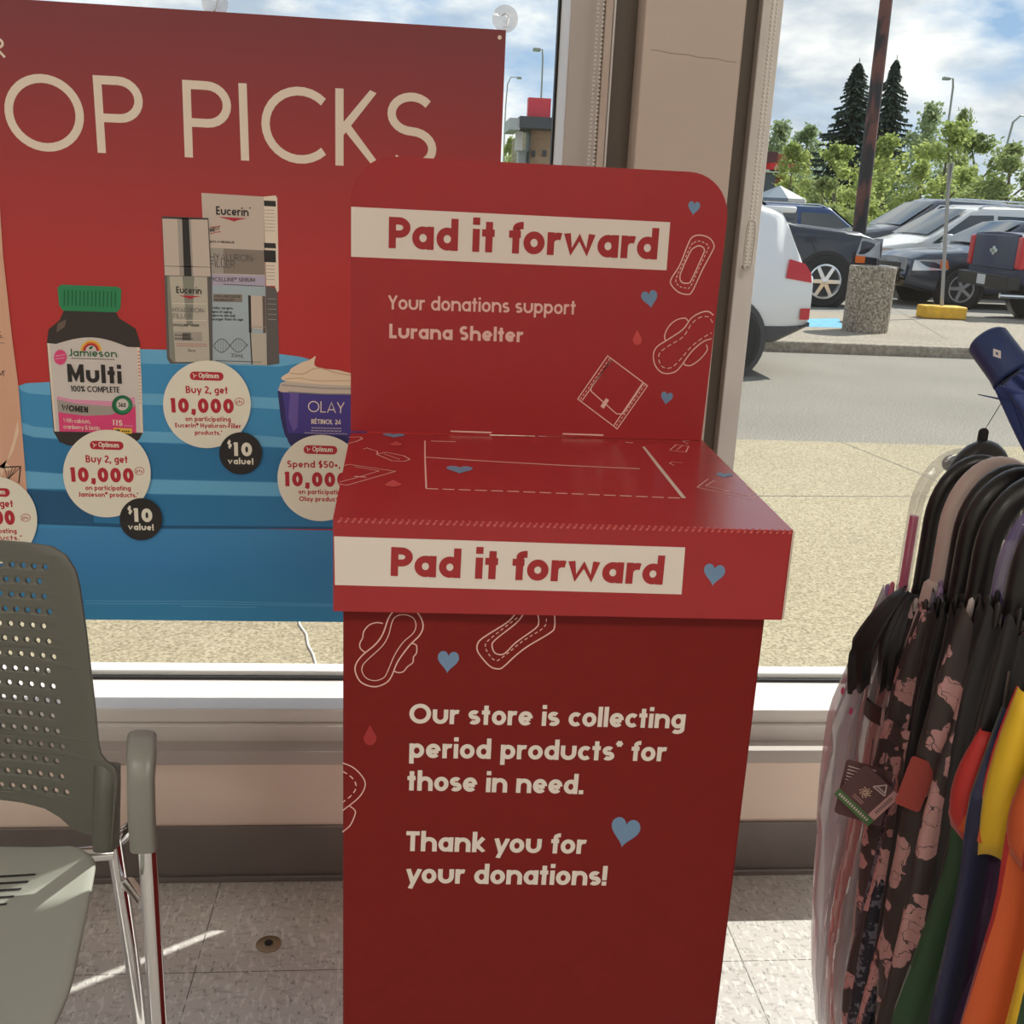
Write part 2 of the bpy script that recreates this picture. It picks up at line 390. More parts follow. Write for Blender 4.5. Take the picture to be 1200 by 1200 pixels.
def speckle(name, base, dark, light, scale, rough=.9, amt=.5):
    m = bpy.data.materials.new(name); m.use_nodes = True; nt = m.node_tree; N = nt.nodes.new; L = nt.links.new
    p = nt.nodes['Principled BSDF']; p.inputs['Roughness'].default_value = rough; p.inputs['Specular IOR Level'].default_value = .2
    t = N('ShaderNodeTexCoord'); n = N('ShaderNodeTexNoise'); n.inputs['Scale'].default_value = scale; n.inputs['Detail'].default_value = 3; n.inputs['Roughness'].default_value = .8
    L(t.outputs['Object'], n.inputs[0])
    r = N('ShaderNodeValToRGB'); e = r.color_ramp.elements; e[0].position = .36; e[0].color = dark; e[1].position = .64; e[1].color = light
    q = e.new(.5); q.color = base; L(n.outputs[0], r.inputs[0])
    n2 = N('ShaderNodeTexNoise'); n2.inputs['Scale'].default_value = .7; n2.inputs['Detail'].default_value = 4; L(t.outputs['Object'], n2.inputs[0])
    mr = N('ShaderNodeMapRange'); mr.inputs[1].default_value = .3; mr.inputs[2].default_value = .7; mr.inputs[3].default_value = .9; mr.inputs[4].default_value = 1.08; L(n2.outputs[0], mr.inputs[0])
    x = N('ShaderNodeMixRGB'); x.blend_type = 'MULTIPLY'; x.inputs[0].default_value = 1; L(r.outputs[0], x.inputs[1]); L(mr.outputs[0], x.inputs[2])
    L(x.outputs[0], p.inputs['Base Color'])
    return m

M_floor = floor_material()
M_wall = mat('beige wall paint', (.60, .49, .42, 1), .6, noise=(3, .04))
M_knee = mat('beige sill wall paint with floor bounce', (.86, .70, .60, 1), .55, noise=(3, .03))  # wall paint lightened: light bounced off the floor put into the colour
M_white = mat('white wall paint', (.72, .70, .66, 1), .8)
M_crack = mat('paint crack', (.36, .28, .235, 1), .8)
M_ceil = mat('ceiling panel', (.75, .74, .71, 1), .9)
M_base = mat('taupe vinyl base', (.18, .155, .145, 1), .45, noise=(6, .12))
M_alu = mat('silver frame', (.74, .71, .68, 1), .38, metal=.0, noise=(9, .04))
M_alu_dull = mat('dull and shaded frame', (.50, .45, .42, 1), .5)
M_bronze = mat('bronze trim', (.13, .105, .082, 1), .5)
M_rubber = mat('black gasket', (.015, .015, .017, 1), .6)
M_glass = mix_transparent('window glass', (1, 1, 1, 1), 1.0, .0, .03, (.97, .985, .98, 1))
M_chrome = mat('chrome', (.82, .82, .82, 1), .09, metal=1)
M_steel = mat('brushed steel', (.55, .55, .54, 1), .3, metal=1)
M_lamp = bpy.data.materials.new('lamp diffuser'); M_lamp.use_nodes = True
_p = M_lamp.node_tree.nodes['Principled BSDF']; _p.inputs['Emission Color'].default_value = (1, .95, .87, 1); _p.inputs['Emission Strength'].default_value = 3; _p.inputs['Base Color'].default_value = (.9, .9, .88, 1)

YW, YR, YG, ZS = 1.755, 1.80, 1.930, .331
XL, XR = -4.0, 4.2
b = MB(); b.box(XL, XR, -6, YW+.1, -.04, 0, M_floor); struct(b.build('floor', smooth=False))
b = MB(); b.box(XL, XR, -6, YW+.3, 3.0, 3.06, M_ceil); struct(b.build('ceiling', smooth=False))
b = MB(); b.box(XL-.1, XL, -6, YW+.2, 0, 3, M_white); struct(b.build('wall_left', smooth=False))
b = MB(); b.box(XR, XR+.1, -6, YW+.2, 0, 3, M_white); struct(b.build('wall_right', smooth=False))
b = MB(); b.box(XL, XR, -6.1, -6, 0, 3, M_white); struct(b.build('wall_back', smooth=False))
b = MB(); b.box(XL, XR, YW, 1.97, -.1, .25, M_knee); b.box(XL, XR, YW+.04, 1.97, 2.12, 3, M_wall)  # unseen wall above the windows set low to keep sun off the bin lid
b.box(XL, -3.2, YW+.04, 1.97, .25, 2.12, M_wall); b.box(3.1, XR, YW+.04, 1.97, .25, 2.12, M_wall)
struct(b.build('wall_front', smooth=False))
b = MB(); b.box(XL, XR, YW-.008, YW-.0005, 0, .115, M_base); b.box(XL, XR, YW-.016, YW-.008, 0, .012, M_base)
struct(b.build('baseboard_front', bevel=.002))
b = MB(); b.box(XL, XR, YW-.004, YR, .243, .271, M_alu_dull); struct(b.build('trim_1', bevel=.002))     # ledge under the windows

def window(n, x0, x1):
    w = bpy.data.objects.new('window_%d' % n, None); col.objects.link(w); w['kind'] = 'structure'
    b = MB()
    b.box(x0, x1, 1.79, 1.965, .2505, .303, M_alu); b.box(x0, x1, YR, 1.965, .303, ZS, M_alu)      # stepped bottom rail
    b.box(x0, x1, 1.936, 1.972, ZS, ZS+.016, M_alu); b.box(x0, x1, YR, 1.965, 2.06, 2.12, M_alu)
    b.build('window_frame', w, bevel=.003)
    b = MB(); b.box(x0, x1, YG-.004, YG+.006, ZS, ZS+.006, M_rubber); b.build('gasket', w, smooth=False)
    b = MB(); b.box(x0, x1, YG, YG+.006, ZS+.002, 2.07, M_glass); b.build('window_pane', w, smooth=False)
    return w
win1 = window(1, -3.2, .235)
win2 = window(2, .575, 3.1)
b = MB(); b.box(.235, .286, YR, 1.9635, ZS, 2.05, M_alu_dull); b.box(.2335, .2355, YR+.004, 1.955, ZS+.01, 2.05, M_alu); b.build('jamb', win1, bevel=.002)  # room face duller, side skin paler: shade and sky light set by colour
b = MB(); b.box(.2295, .2338, YG-.006, YG+.014, ZS, 2.05, M_rubber); b.build('gasket', win1, smooth=False)
b = MB(); b.box(.541, .575, YR-.01, 1.9635, ZS-.06, 2.05, M_alu); b.build('jamb', win2, bevel=.002)
# pier between the windows: painted face with bronze trims at both sides
b = MB(); b.box(.286, .541, YW+.06, 1.96, .25, 2.56, M_bronze)
b.box(.289, .300, YR-.01, YR+.02, .27, 2.55, M_wall); b.box(.302, .3055, YR-.005, YR+.02, .27, 2.55, M_alu)
b.build('trim_2', smooth=False)['kind'] = 'structure'
b = MB(); b.box(.344, .503, YW-.006, YW+.061, .271, 2.56, M_wall)
for q in ribbon([V((.356+.0155*i, 1.497-.0011*i+.0012*math.sin(i*2.1))) for i in range(10)], .0011): b.add([V((c.x, YW-.0063, c.y)) for c in q], [(0, 1, 2, 3)], M_crack)
struct(b.build('wall_pier', bevel=.003))

# ceiling lamps of the store (they light the room)
for i, (x, y) in enumerate(((-1.9, -.9), (.9, -.9), (-1.9, -3.6), (.9, -3.6))):
    t = thing('ceiling_light', 'flush white ceiling light panel over the shop floor', 'ceiling light', (x, y, 3.0), 'ceiling lights')
    b = MB(); b.box(x-.62, x+.62, y-.32, y+.32, 2.95, 2.999, M_white); b.build('housing', t, smooth=False)
    b = MB(); b.box(x-.58, x+.58, y-.28, y+.28, 2.944, 2.9495, M_lamp); b.build('diffuser', t, smooth=False)
    ld = bpy.data.lights.new('lamp_light', 'AREA'); ld.shape = 'RECTANGLE'; ld.size = 1.16; ld.size_y = .56
    ld.energy = LAMP_POWER; ld.color = (1, .93, .83)
    lo = bpy.data.objects.new('lamp_light', ld); col.objects.link(lo); lo.location = (0, 0, -.065); lo.parent = t

# outside ground
M_conc = speckle('sidewalk concrete', (.34, .29, .19, 1), (.19, .155, .095, 1), (.47, .405, .285, 1), 85)
M_conc2 = speckle('island concrete', (.31, .265, .205, 1), (.23, .19, .145, 1), (.39, .345, .28, 1), 20)
M_asph = speckle('worn asphalt', (.23, .21, .175, 1), (.11, .10, .082, 1), (.36, .33, .28, 1), 75)
M_lot = speckle('parking lot asphalt', (.255, .235, .20, 1), (.25, .23, .20, 1), (.40, .38, .34, 1), 30)
M_joint = mat('concrete joint', (.15, .13, .10, 1), .9)
M_yel = mat('yellow paint', (.72, .40, .03, 1), .7, noise=(12, .15))
M_blue = mat('blue pavement paint', (.12, .36, .52, 1), .8, noise=(9, .2))
b = MB(); b.box(-14, 16, 1.975, 6.0, -.16, -.02, M_conc)
for px in ([(983, 517), (1083, 557), (1110, 570)], [(862, 581), (1078, 582), (1260, 586)]):
    pts = [atz(x, y, -.02) for x, y in px]
    for q in ribbon([V((p.x, p.y)) for p in pts], .012): b.add([V((c.x, c.y, -.0195)) for c in q], [(0, 1, 2, 3)], M_joint)
struct(b.build('sidewalk', smooth=False))
GZ, IZ, LZ = -.12, .0, -.10            # road, island top, parking lot
YC = atz(1000, 402.5, IZ).y
b = MB(); b.box(-40, 60, 6.0, YC, -.3, GZ, M_asph); struct(b.build('road', smooth=False))
b = MB(); b.box(-40, 60, YC, YC+4.0, -.3, IZ, M_conc2)
for px in ([(1045, 360), (1110, 398)], [(925, 396), (1200, 408)]):
    pts = [atz(x, y, IZ) for x, y in px]
    for q in ribbon([V((p.x, p.y)) for p in pts], .02): b.add([V((c.x, c.y, IZ+.0005)) for c in q], [(0, 1, 2, 3)], M_joint)
p_ = [atz(x, y, IZ) for x, y in ((930, 374), (983, 373), (988, 384), (940, 383))]
b.add([V((p.x, p.y, IZ+.0006)) for p in reversed(p_)], [(0, 1, 2, 3)], M_blue)
struct(b.build('curb_island', smooth=False, bevel=.03))
b = MB(); b.box(-60, 80, YC+4.0, 46, -.3, LZ, M_lot)
for px in ([(1037, 341), (1098, 356)], [(1018, 318), (1040, 322)]):
    pts = [atz(x, y, LZ) for x, y in px]
    for q in ribbon([V((p.x, p.y)) for p in pts], .1): b.add([V((c.x, c.y, LZ+.001)) for c in q], [(0, 1, 2, 3)], M_yel)
struct(b.build('parking_lot', smooth=False))
M_lawn = speckle('lawn', (.13, .22, .05, 1), (.07, .13, .03, 1), (.22, .33, .08, 1), 4)
b = MB(); b.box(-150, 200, 46, 260, -.4, -.08, M_lawn); struct(b.build('lawn_ground', smooth=False))
# white caulk line squeezed out on the sidewalk
b = MB(); pts = [atz(x, y, -.02) for x, y in ((349, 715), (351, 733), (359, 744), (361, 757), (367, 768), (371, 782), (376, 795))]
b.tube([V((p.x, p.y, -.0175)) for p in pts], .0035, mat('white sealant', (.8, .78, .72, 1), .6), 6)
tag(b.build('sealant_line'), 'thin wavy white sealant bead on the sidewalk below the poster', 'sealant')
# floor plug
c_ = atz(315, 1107, 0)
t = thing('floor_plug', 'small round brass floor plug set in the grey tiles by the red bin', 'floor plug', (c_.x, c_.y, 0))
Mx = Matrix.Translation(c_)
M_brass = mat('worn brass', (.45, .36, .24, 1), .35, metal=.9)
b = MB(); b.lathe([(.0215, .0002), (.0215, .002), (.018, .0035), (.001, .0036)], M_brass, 28, Mx); b.build('plate', t)
b = MB(); b.lathe([(.0075, .0036), (.0075, .0046), (.004, .0046), (.004, .0040), (.0005, .0040)], M_rubber, 16, Mx); b.build('screw_cap', t)
# ------------------------------------------------------------------ red cardboard donation bin
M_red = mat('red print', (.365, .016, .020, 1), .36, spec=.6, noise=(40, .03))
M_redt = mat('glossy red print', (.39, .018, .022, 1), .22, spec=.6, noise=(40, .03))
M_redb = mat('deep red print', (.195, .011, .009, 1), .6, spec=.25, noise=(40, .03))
M_redl = mat('light red print', (.60, .075, .07, 1), .45)
M_cream = mat('cream print', (.78, .70, .62, 1), .5)
M_pink = mat('pale pink print', (.80, .50, .44, 1), .5)
M_hb = mat('heart blue print', (.16, .27, .42, 1), .5)
M_edge = mat('red board edge', (.52, .12, .10, 1), .7)
M_fold = mat('worn fold of the board', (.52, .10, .09, 1), .6)
M_raw = mat('raw corrugated edge', (.62, .50, .42, 1), .8)

def heart(s, mb, cx, cy, wd, hg, mt, layer=2, rot=0):
    pts = []
    for i in range(40):
        t = 2*math.pi*i/40; x = 16*math.sin(t)**3; y = 13*math.cos(t)-5*math.cos(2*t)-2*math.cos(3*t)-math.cos(4*t)
        x, y = x/32*wd, -(y+2.5)/29*hg
        pts.append((cx+x*math.cos(rot)-y*math.sin(rot), cy+x*math.sin(rot)+y*math.cos(rot)))
    s.poly(mb, pts, mt, layer)
def drop(s, mb, cx, cy, wd, hg, mt, layer=2):
    pts = [(cx, cy-hg*.55)]+[(cx+wd/2*math.cos(R(a)), cy+hg*.12+hg*.36*math.sin(R(a))) for a in range(-20, 205, 15)]
    s.poly(mb, pts, mt, layer)
def smooth_px(px, closed=True, n=4):
    m = len(px); out = []
    for i in range(m if closed else m-1):
        p0, p1, p2, p3 = (px[(i-1) % m] if closed or i else px[0]), px[i], px[(i+1) % m], (px[(i+2) % m] if closed or i+2 < m else px[-1])
        for k in range(n):
            t = k/n
            out.append(tuple(.5*(2*b+(c-a)*t+(2*a-5*b+4*c-d)*t*t+(3*b-a-3*c+d)*t**3) for a, b, c, d in zip(p0, p1, p2, p3)))
    if not closed: out.append(px[-1])
    return out
def put(fn, name, parent):
    b = MB(); fn(b); return b.build(name, parent, smooth=False)
def off(px, o, k): return [(o[0]+x/k, o[1]+y/k) for x, y in px]

fl, fr_ = atz(390, 608, .97), atz(930, 622, .97)
bl, br = atz(411, 507, .97), atz(822, 515, .97)
ex = (fr_-fl).normalized(); ex.z = 0; ex.normalize(); ey_ = V((-ex.y, ex.x, 0))
HDR_Y = (bl.y+br.y)/2
bin_o = thing('donation_bin', 'tall red cardboard donation bin with header board, on the tile floor', 'donation bin', ((fl.x+fr_.x)/2, 1.11, 0))
def mkart(): return MB()
# body: carton with top edge hidden by the lid
SB = Surf(fl+ey_*.012-V((0, 0, .97)), ex, (0, 0, 1))
uL = SB.uv(402, 716).x; uR = SB.uv(896.5, 728).x
bx = MB()
P0 = SB.P((uL, 0)); P1 = SB.P((uR, 0)); dY = HDR_Y-.012-P0.y
bk = V((0, 1, 0))
ring0 = [P0, P1, P1+bk*dY, P0+bk*dY]
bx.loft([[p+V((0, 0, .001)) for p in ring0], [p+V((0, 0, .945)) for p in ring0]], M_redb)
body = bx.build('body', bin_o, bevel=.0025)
o5, k5 = (380, 700), 4
wp = [(325, 62), (300, 100), (275, 170), (240, 220), (180, 270), (150, 310), (145, 345), (165, 390), (200, 412), (245, 418), (290, 400), (315, 370), (345, 300), (400, 225), (445, 180), (463, 140), (455, 100), (430, 62)]
wi = [(320, 110), (345, 85), (385, 82), (420, 100), (430, 135), (415, 170), (370, 210), (330, 270), (300, 340), (280, 375), (240, 390), (200, 380), (178, 350), (180, 320), (205, 290), (270, 230), (300, 180)]
def f(a):
    SB.stroke(a, smooth_px(off(wp, o5, k5), False), 1.6, M_pink)
    SB.stroke(a, smooth_px(off(wi, o5, k5)), 1.1, M_pink, 1, True)
    for wg in ([(275, 122), (245, 118), (210, 130), (185, 160), (180, 190), (167, 215), (170, 240), (195, 260)], [(410, 215), (432, 225), (432, 260), (418, 280), (415, 305), (390, 325), (370, 348), (345, 352), (328, 345)]):
        SB.stroke(a, smooth_px(off(wg, o5, k5), False), 1.4, M_pink)
put(f, 'winged_pad_drawing', body)
lp = [(900, 70), (860, 115), (750, 185), (720, 215), (718, 250), (745, 290), (780, 325), (815, 335), (840, 325), (900, 270), (960, 225), (1060, 165), (1080, 135), (1078, 70)]
li = [(935, 75), (900, 120), (800, 200), (787, 230), (800, 260), (830, 268), (855, 255), (900, 210), (990, 145), (1005, 115), (1000, 75)]
lm = [(905, 95), (780, 192), (755, 225), (770, 265), (800, 295), (830, 285), (930, 205), (1030, 140), (1040, 90)]
def f(a):
    SB.stroke(a, smooth_px(off(lp, o5, k5), False), 1.6, M_pink); SB.stroke(a, smooth_px(off(li, o5, k5), False), 1.5, M_pink); SB.stroke(a, smooth_px(off(lm, o5, k5), False), 1.1, M_pink, 1, False, (4, 3))
put(f, 'pad_drawing', body)
def f(a):
    for pp, dd in (([(85, 775), (140, 800), (185, 850), (190, 890), (160, 940), (85, 1000)], None), ([(87, 815), (130, 845), (150, 885), (130, 925), (87, 960)], (6, 4)), ([(120, 978), (145, 1000), (140, 1030), (120, 1070), (85, 1100)], None)):
        SB.stroke(a, smooth_px(off(pp, o5, k5), False), 1.4, M_pink, 1, False, dd)
put(f, 'winged_pad_drawing', body)
put(lambda a: heart(SB, a, 525, 776, 25, 26, M_hb, 2, R(5)), 'heart_print', body); put(lambda a: heart(SB, a, 732, 976, 34, 35, M_hb, 2, R(12)), 'heart_print', body)
put(lambda a: drop(SB, a, 433.7, 862, 15, 23, M_red), 'drop_print', body)
for st, p0, p1 in (('Our store is collecting', (479.5, 847.5), (802, 853.5)), ('period products* for', (479.5, 887.8), (780, 892)), ('those in need.', (477, 926), (683, 930.5)),
                   ('Thank you for', (475.5, 997), (686, 1000.5)), ('your donations!', (475.5, 1034.5), (710, 1037.5))):
    put(lambda a: SB.text(a, st, p0, p1, 23.3, .205, M_cream, 2, .73, .075), 'lettering', body)

# lid: shallow tray of folded board
FZ = .8795
lb = MB(); dn = V((0, 0, -(.97-FZ)))
top = [fl, fr_, br, bl]
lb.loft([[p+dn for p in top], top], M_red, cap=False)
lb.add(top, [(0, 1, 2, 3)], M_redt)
cen = sum(top, V((0, 0, 0)))/4
inn = [p+dn+(cen-p).normalized()*.012 for p in top]; inn = [V((p.x, p.y, FZ)) for p in inn]
lb.add([p+dn for p in top]+inn, [(1, 0, 4, 5), (2, 1, 5, 6), (3, 2, 6, 7), (0, 3, 7, 4)], M_red)
lid = lb.build('lid', bin_o, bevel=.002)
SF = Surf(fl+dn, ex, (0, 0, 1)); ST = Surf(fl, ex, ey_)
a = MB(); SF.poly(a, [(391.5, 628.4), (803, 641.4), (798.6, 696.5), (392.5, 685.4)], M_cream, 1); banner = a.build('banner_print', lid, smooth=False)
a = MB(); SF.text(a, 'Pad it forward', (457.3, 674.6), (776.5, 685), 33.8, .24, M_red, 3, .74, .06); a.build('lettering', lid, smooth=False)
put(lambda a: heart(SF, a, 836.5, 674, 25, 26, M_hb, 2, R(8)), 'heart_print', lid)
for hx, hy, hw_, hh in ((461.5, 510.8, 26, 5.2), (538.5, 551, 31, 9), (849, 557.5, 20, 5.5)): put(lambda a: heart(ST, a, hx, hy, hw_, hh, M_hb, 2, R(2)), 'heart_print', lid)
for px, wd_, ds in (([(498, 516.5), (498, 535), (499.5, 572.8)], 1.6, None), ([(499.5, 572.8), (600, 576), (700, 580), (800, 584)], 3.2, (14, 5)), ([(499, 536), (560, 540), (660, 545.5), (750, 549.5)], 3.0, None), ([(505, 517), (534, 517.8)], 2.5, None), ([(733, 518.5), (742, 519)], 2.5, None)):
    put(lambda a: ST.stroke(a, px, wd_, M_pink, 1, False, ds), 'perforation', lid)
a = MB(); ST.poly(a, [(752.5, 523.5), (755.5, 523.5), (804, 583.9), (799, 583.7), (770, 547)], M_raw, 1); a.build('flap_gap', lid, smooth=False)
o1, k1 = (380, 490), 4.286
o2, k2 = (640, 490), 4
def lidart(name, o, k, lines):
    def f(a):
        for px, wd in lines: ST.stroke(a, off(px, o, k), wd, M_pink)
    put(f, name, lid)
lidart('pad_drawing', o1, k1, [([(118, 97), (180, 95), (192, 104), (160, 118), (112, 130)], 1.4)])
lidart('tampon_drawing', o1, k1, [([(262, 182), (310, 172), (400, 190), (430, 208), (400, 218), (340, 215), (262, 182)], 1.4), ([(300, 180), (380, 208)], 1.0), ([(195, 156), (215, 150), (240, 160), (265, 166), (268, 180)], 1.2)])
lidart('wrapper_drawing', o1, k1, [([(92, 240), (125, 233), (358, 268), (112, 338), (66, 330)], 1.4), ([(150, 244), (275, 266), (150, 303), (75, 322)], 1.2), ([(150, 293), (210, 297)], 3)])
lidart('tampon_drawing', o2, k2, [([(580, 150), (610, 125), (668, 132), (655, 160), (580, 152)], 1.2), ([(612, 150), (640, 128)], 1), ([(665, 122), (640, 108), (672, 106)], 1.2)])
lidart('pad_drawing', o2, k2, [([(640, 210), (590, 206), (578, 212), (600, 222)], 1.0)])
lidart('wrapper_drawing', o2, k2, [([(760, 285), (708, 325), (960, 382), (990, 362)], 1.2), ([(790, 292), (748, 318), (950, 365), (975, 352), (935, 312)], 1.2), ([(835, 343), (862, 345)], 3)])
put(lambda a: drop(ST, a, 464, 520.3, 15, 5, M_redl), 'drop_print', lid); put(lambda a: drop(ST, a, 460.5, 567, 19, 8, M_redl), 'drop_print', lid)
# scalloped fold of the corrugated board along the lid's front edges, raw edge at the corners
a = MB(); L_ = (fr_-fl).length
for i in range(int(L_/.0062)):
    p = fl+ex*(.004+i*.0062); a.add([p+V((0, -.0007, -.0030)), p+ex*.0018+V((0, -.0008, -.0036)), p+ex*.0050+V((0, .0004, .0010)), p+ex*.0030+V((0, .0012, .0010))], [(0, 1, 2, 3)], M_fold)
a.build('fold_edge', lid, smooth=False)
a = MB(); a.box(-.0010, .0010, -.001, .003, 0, .0885, M_raw, Matrix.Translation(fr_+dn+V((.0004, .001, .001)))); a.build('raw_edge', lid, smooth=False)

# header board with rounded top corners
SH = Surf(V((bl.x, HDR_Y, .9705)), (1, 0, 0), (0, 0, 1))
uw0, uw1 = SH.uv(411, 505).x, SH.uv(822, 513).x
wl, wr = SH.uv(411, 300).x, SH.uv(851.5, 262).x
ht = SH.uv(600, 190.5).y; rr = .052
out_ = [(uw0, 0), (uw1, 0), (wr, ht*.80)]
out_ += [(wr-rr+rr*math.cos(R(t)), ht-rr+rr*math.sin(R(t))) for t in range(0, 91, 9)]
out_ += [(wl+rr+rr*math.cos(R(t)), ht-rr+rr*math.sin(R(t))) for t in range(90, 181, 9)]
hb = MB(); hb.prism([SH.P(p) for p in out_], V((0, .006, 0)), M_red, M_edge)
hdr = hb.build('header_board', bin_o, bevel=.0012)
a = MB(); SH.poly(a, [(411.5, 242.2), (785.4, 260.4), (781, 316.7), (411.5, 300.8)], M_cream, 1); a.build('banner_print', hdr, smooth=False)
put(lambda a: SH.text(a, 'Pad it forward', (455, 290.6), (770, 304.2), 36.7, .235, M_red, 3, .74, .06), 'lettering', hdr)
put(lambda a: SH.text(a, 'Your donations support', (455, 362.3), (674.3, 368.6), 16.6, .165, M_pink, 2, .73, .08), 'lettering', hdr)
put(lambda a: SH.text(a, 'Lurana Shelter', (456, 396.2), (612.8, 401), 16.9, .215, M_pink, 2, .73, .07), 'lettering', hdr)
for hx, hy, hw_, hh, hr in ((813, 244.5, 14, 17, 8), (761.5, 351, 19, 21, -10), (781, 467, 14, 15.5, 10)): put(lambda a: heart(SH, a, hx, hy, hw_, hh, M_hb, 2, R(hr)), 'heart_print', hdr)
a = MB(); drop(SH, a, 746.7, 396, 10.5, 17, M_redl); a.build('drop_print', hdr, smooth=False)
a = MB(); o3, k3 = (670, 220), 4
def hl(px, wd=1.2, dash=None, closed=False): SH.stroke(a, smooth_px(off(px, o3, k3), closed), wd, M_pink, 1, closed, dash)
hl([(565, 232), (600, 222), (645, 236), (667, 270), (655, 305), (612, 385), (565, 485), (540, 500), (498, 488), (464, 450), (470, 420), (505, 365), (545, 265)], 1.3, None, True)
hl([(572, 282), (600, 272), (622, 290), (610, 325), (562, 430), (545, 447), (516, 443), (507, 415), (525, 365), (556, 300)], 1.3, None, True)
hl([(572, 258), (600, 250), (640, 272), (630, 305), (585, 400), (555, 465), (535, 470), (505, 462), (488, 440), (495, 410), (530, 335), (556, 275)], 1.0, (3, 2), True)
a.build('pad_drawing', hdr, smooth=False); a = MB()
hl([(664, 598), (640, 580), (605, 585), (560, 612), (520, 665), (445, 715), (400, 745), (383, 780), (390, 830), (420, 865), (460, 870), (500, 850), (560, 770), (615, 722), (655, 708)], 1.3)
hl([(660, 632), (640, 605), (600, 608), (560, 640), (520, 700), (440, 750), (408, 785), (420, 835), (460, 845), (500, 815), (560, 745), (620, 700), (655, 680)], 1.0, (5, 3))
hl([(545, 625), (530, 611), (490, 620), (455, 650), (436, 690), (440, 720)]); hl([(630, 735), (635, 760), (605, 800), (560, 832), (530, 830), (525, 815)])
a.build('winged_pad_drawing', hdr, smooth=False); a = MB()
for px in ([(168, 788), (355, 928), (213, 1130), (28, 990), (168, 788)], [(185, 808), (48, 998)], [(332, 915), (195, 1118)], [(185, 810), (90, 935), (92, 955), (210, 1060), (240, 1060), (335, 918)]):
    SH.stroke(a, off(px, o3, k3), 1.2, M_pink)
for px in ([(178, 800), (40, 992)], [(344, 922), (205, 1122)]): SH.stroke(a, off(px, o3, k3), 1.0, M_pink, 1, False, (3, 2))
SH.poly(a, off([(160, 986), (175, 995), (150, 1036), (134, 1025)], o3, k3), M_pink, 2)
a.build('wrapper_drawing', hdr, smooth=False)
for x0, x1, y0, y1 in ((528, 576, 504.5, 506), (659, 707, 507.6, 509)): put(lambda a: SH.poly(a, [(x0, y0), (x1, y1), (x1, y1+1.8), (x0, y0+1.6)], M_pink, 1), 'tab_slot', hdr)
# ------------------------------------------------------------------ poster hung in the window
PY = 1.917
SP = Surf((0, PY, 1), (1, 0, 0), (0, 0, 1))
def poster_print(name, stops):
    """printed artwork: flat ink with a soft two-tone blend up the sheet"""
    m = bpy.data.materials.new(name); m.use_nodes = True; nt = m.node_tree
    p = nt.nodes['Principled BSDF']; p.inputs['Roughness'].default_value = .5
    t = nt.nodes.new('ShaderNodeTexCoord'); s = nt.nodes.new('ShaderNodeSeparateXYZ'); r = nt.nodes.new('ShaderNodeValToRGB')
    mr = nt.nodes.new('ShaderNodeMapRange'); mr.inputs[1].default_value = 0; mr.inputs[2].default_value = 1.085
    nt.links.new(t.outputs['Object'], s.inputs[0]); nt.links.new(s.outputs[2], mr.inputs[0]); nt.links.new(mr.outputs[0], r.inputs[0])
    e = r.color_ramp.elements
    e[0].position, e[0].color = stops[0]; e[1].position, e[1].color = stops[1]
    for ps, c in stops[2:]: q = e.new(ps); q.color = c
    nt.links.new(r.outputs[0], p.inputs['Base Color'])
    return m
K = .66
M_pred = poster_print('poster red ink', [(.3, CP(172, 42, 40, K)), (.98, CP(112, 44, 48, K)), (.62, CP(162, 44, 44, K))])
M_pwhite = mat('poster white ink', CP(206, 190, 174, K), .5)
M_step_l = mat('poster light blue ink', CP(92, 155, 190, K), .5)
M_step_m = mat('poster mid blue ink', CP(56, 128, 172, K), .5)
M_step_d = mat('poster deep blue ink', CP(40, 106, 150, K), .5)
M_step_s = mat('poster dark blue ink', CP(28, 76, 112, K), .5)
M_pbase = poster_print('poster blue ink', [(.0, CP(40, 112, 152, K)), (.25, CP(64, 130, 176, K)), (.1, CP(46, 112, 160, K))])
M_ink = mat('poster black ink', CP(36, 33, 32, K), .45)
M_brown = mat('poster brown ink', CP(48, 40, 37, K), .45)
M_brownl = mat('poster light brown ink', CP(92, 78, 70, K), .45)
M_green = mat('poster green ink', CP(36, 118, 76, K), .5); M_greend = mat('poster deep green ink', CP(20, 84, 52, K), .5)
M_lab = mat('poster label grey ink', CP(186, 178, 172, K), .5); M_grey = mat('poster grey ink', CP(146, 138, 130, K), .5)
M_mag = mat('poster magenta ink', CP(196, 60, 108, K), .5); M_rose = mat('poster rose ink', CP(198, 132, 158, K), .5)
M_yink = mat('poster yellow ink', CP(214, 168, 62, K), .5); M_org = mat('poster orange ink', CP(206, 110, 52, K), .5)
M_silver = mat('poster silver ink', CP(178, 164, 152, K), .5); M_silverd = mat('poster dull silver ink', CP(120, 110, 100, K), .5)
M_glassp = mat('poster serum ink', CP(166, 160, 146, K), .5); M_glassd = mat('poster serum shade ink', CP(120, 120, 108, K), .5)
M_lav = mat('poster lavender ink', CP(158, 150, 168, K), .5); M_pale = mat('poster pale blue ink', CP(146, 160, 166, K), .5)
M_purp = mat('poster purple ink', CP(62, 52, 122, K), .45); M_purpd = mat('poster dark purple ink', CP(42, 38, 86, K), .45); M_purpl = mat('poster light purple ink', CP(92, 76, 140, K), .45)
M_crm = mat('poster cream ink', CP(208, 184, 158, K), .5); M_crmd = mat('poster cream shade ink', CP(184, 154, 128, K), .5)
M_peach = mat('poster peach ink', CP(192, 148, 124, K), .5); M_peachl = mat('poster light peach ink', CP(206, 178, 154, K), .5)
M_badge = mat('poster badge ink', CP(222, 200, 184, K), .5); M_bred = mat('poster badge red ink', CP(160, 34, 46, K), .5)
M_dgrey = mat('poster dark grey ink', CP(84, 80, 78, K), .5)

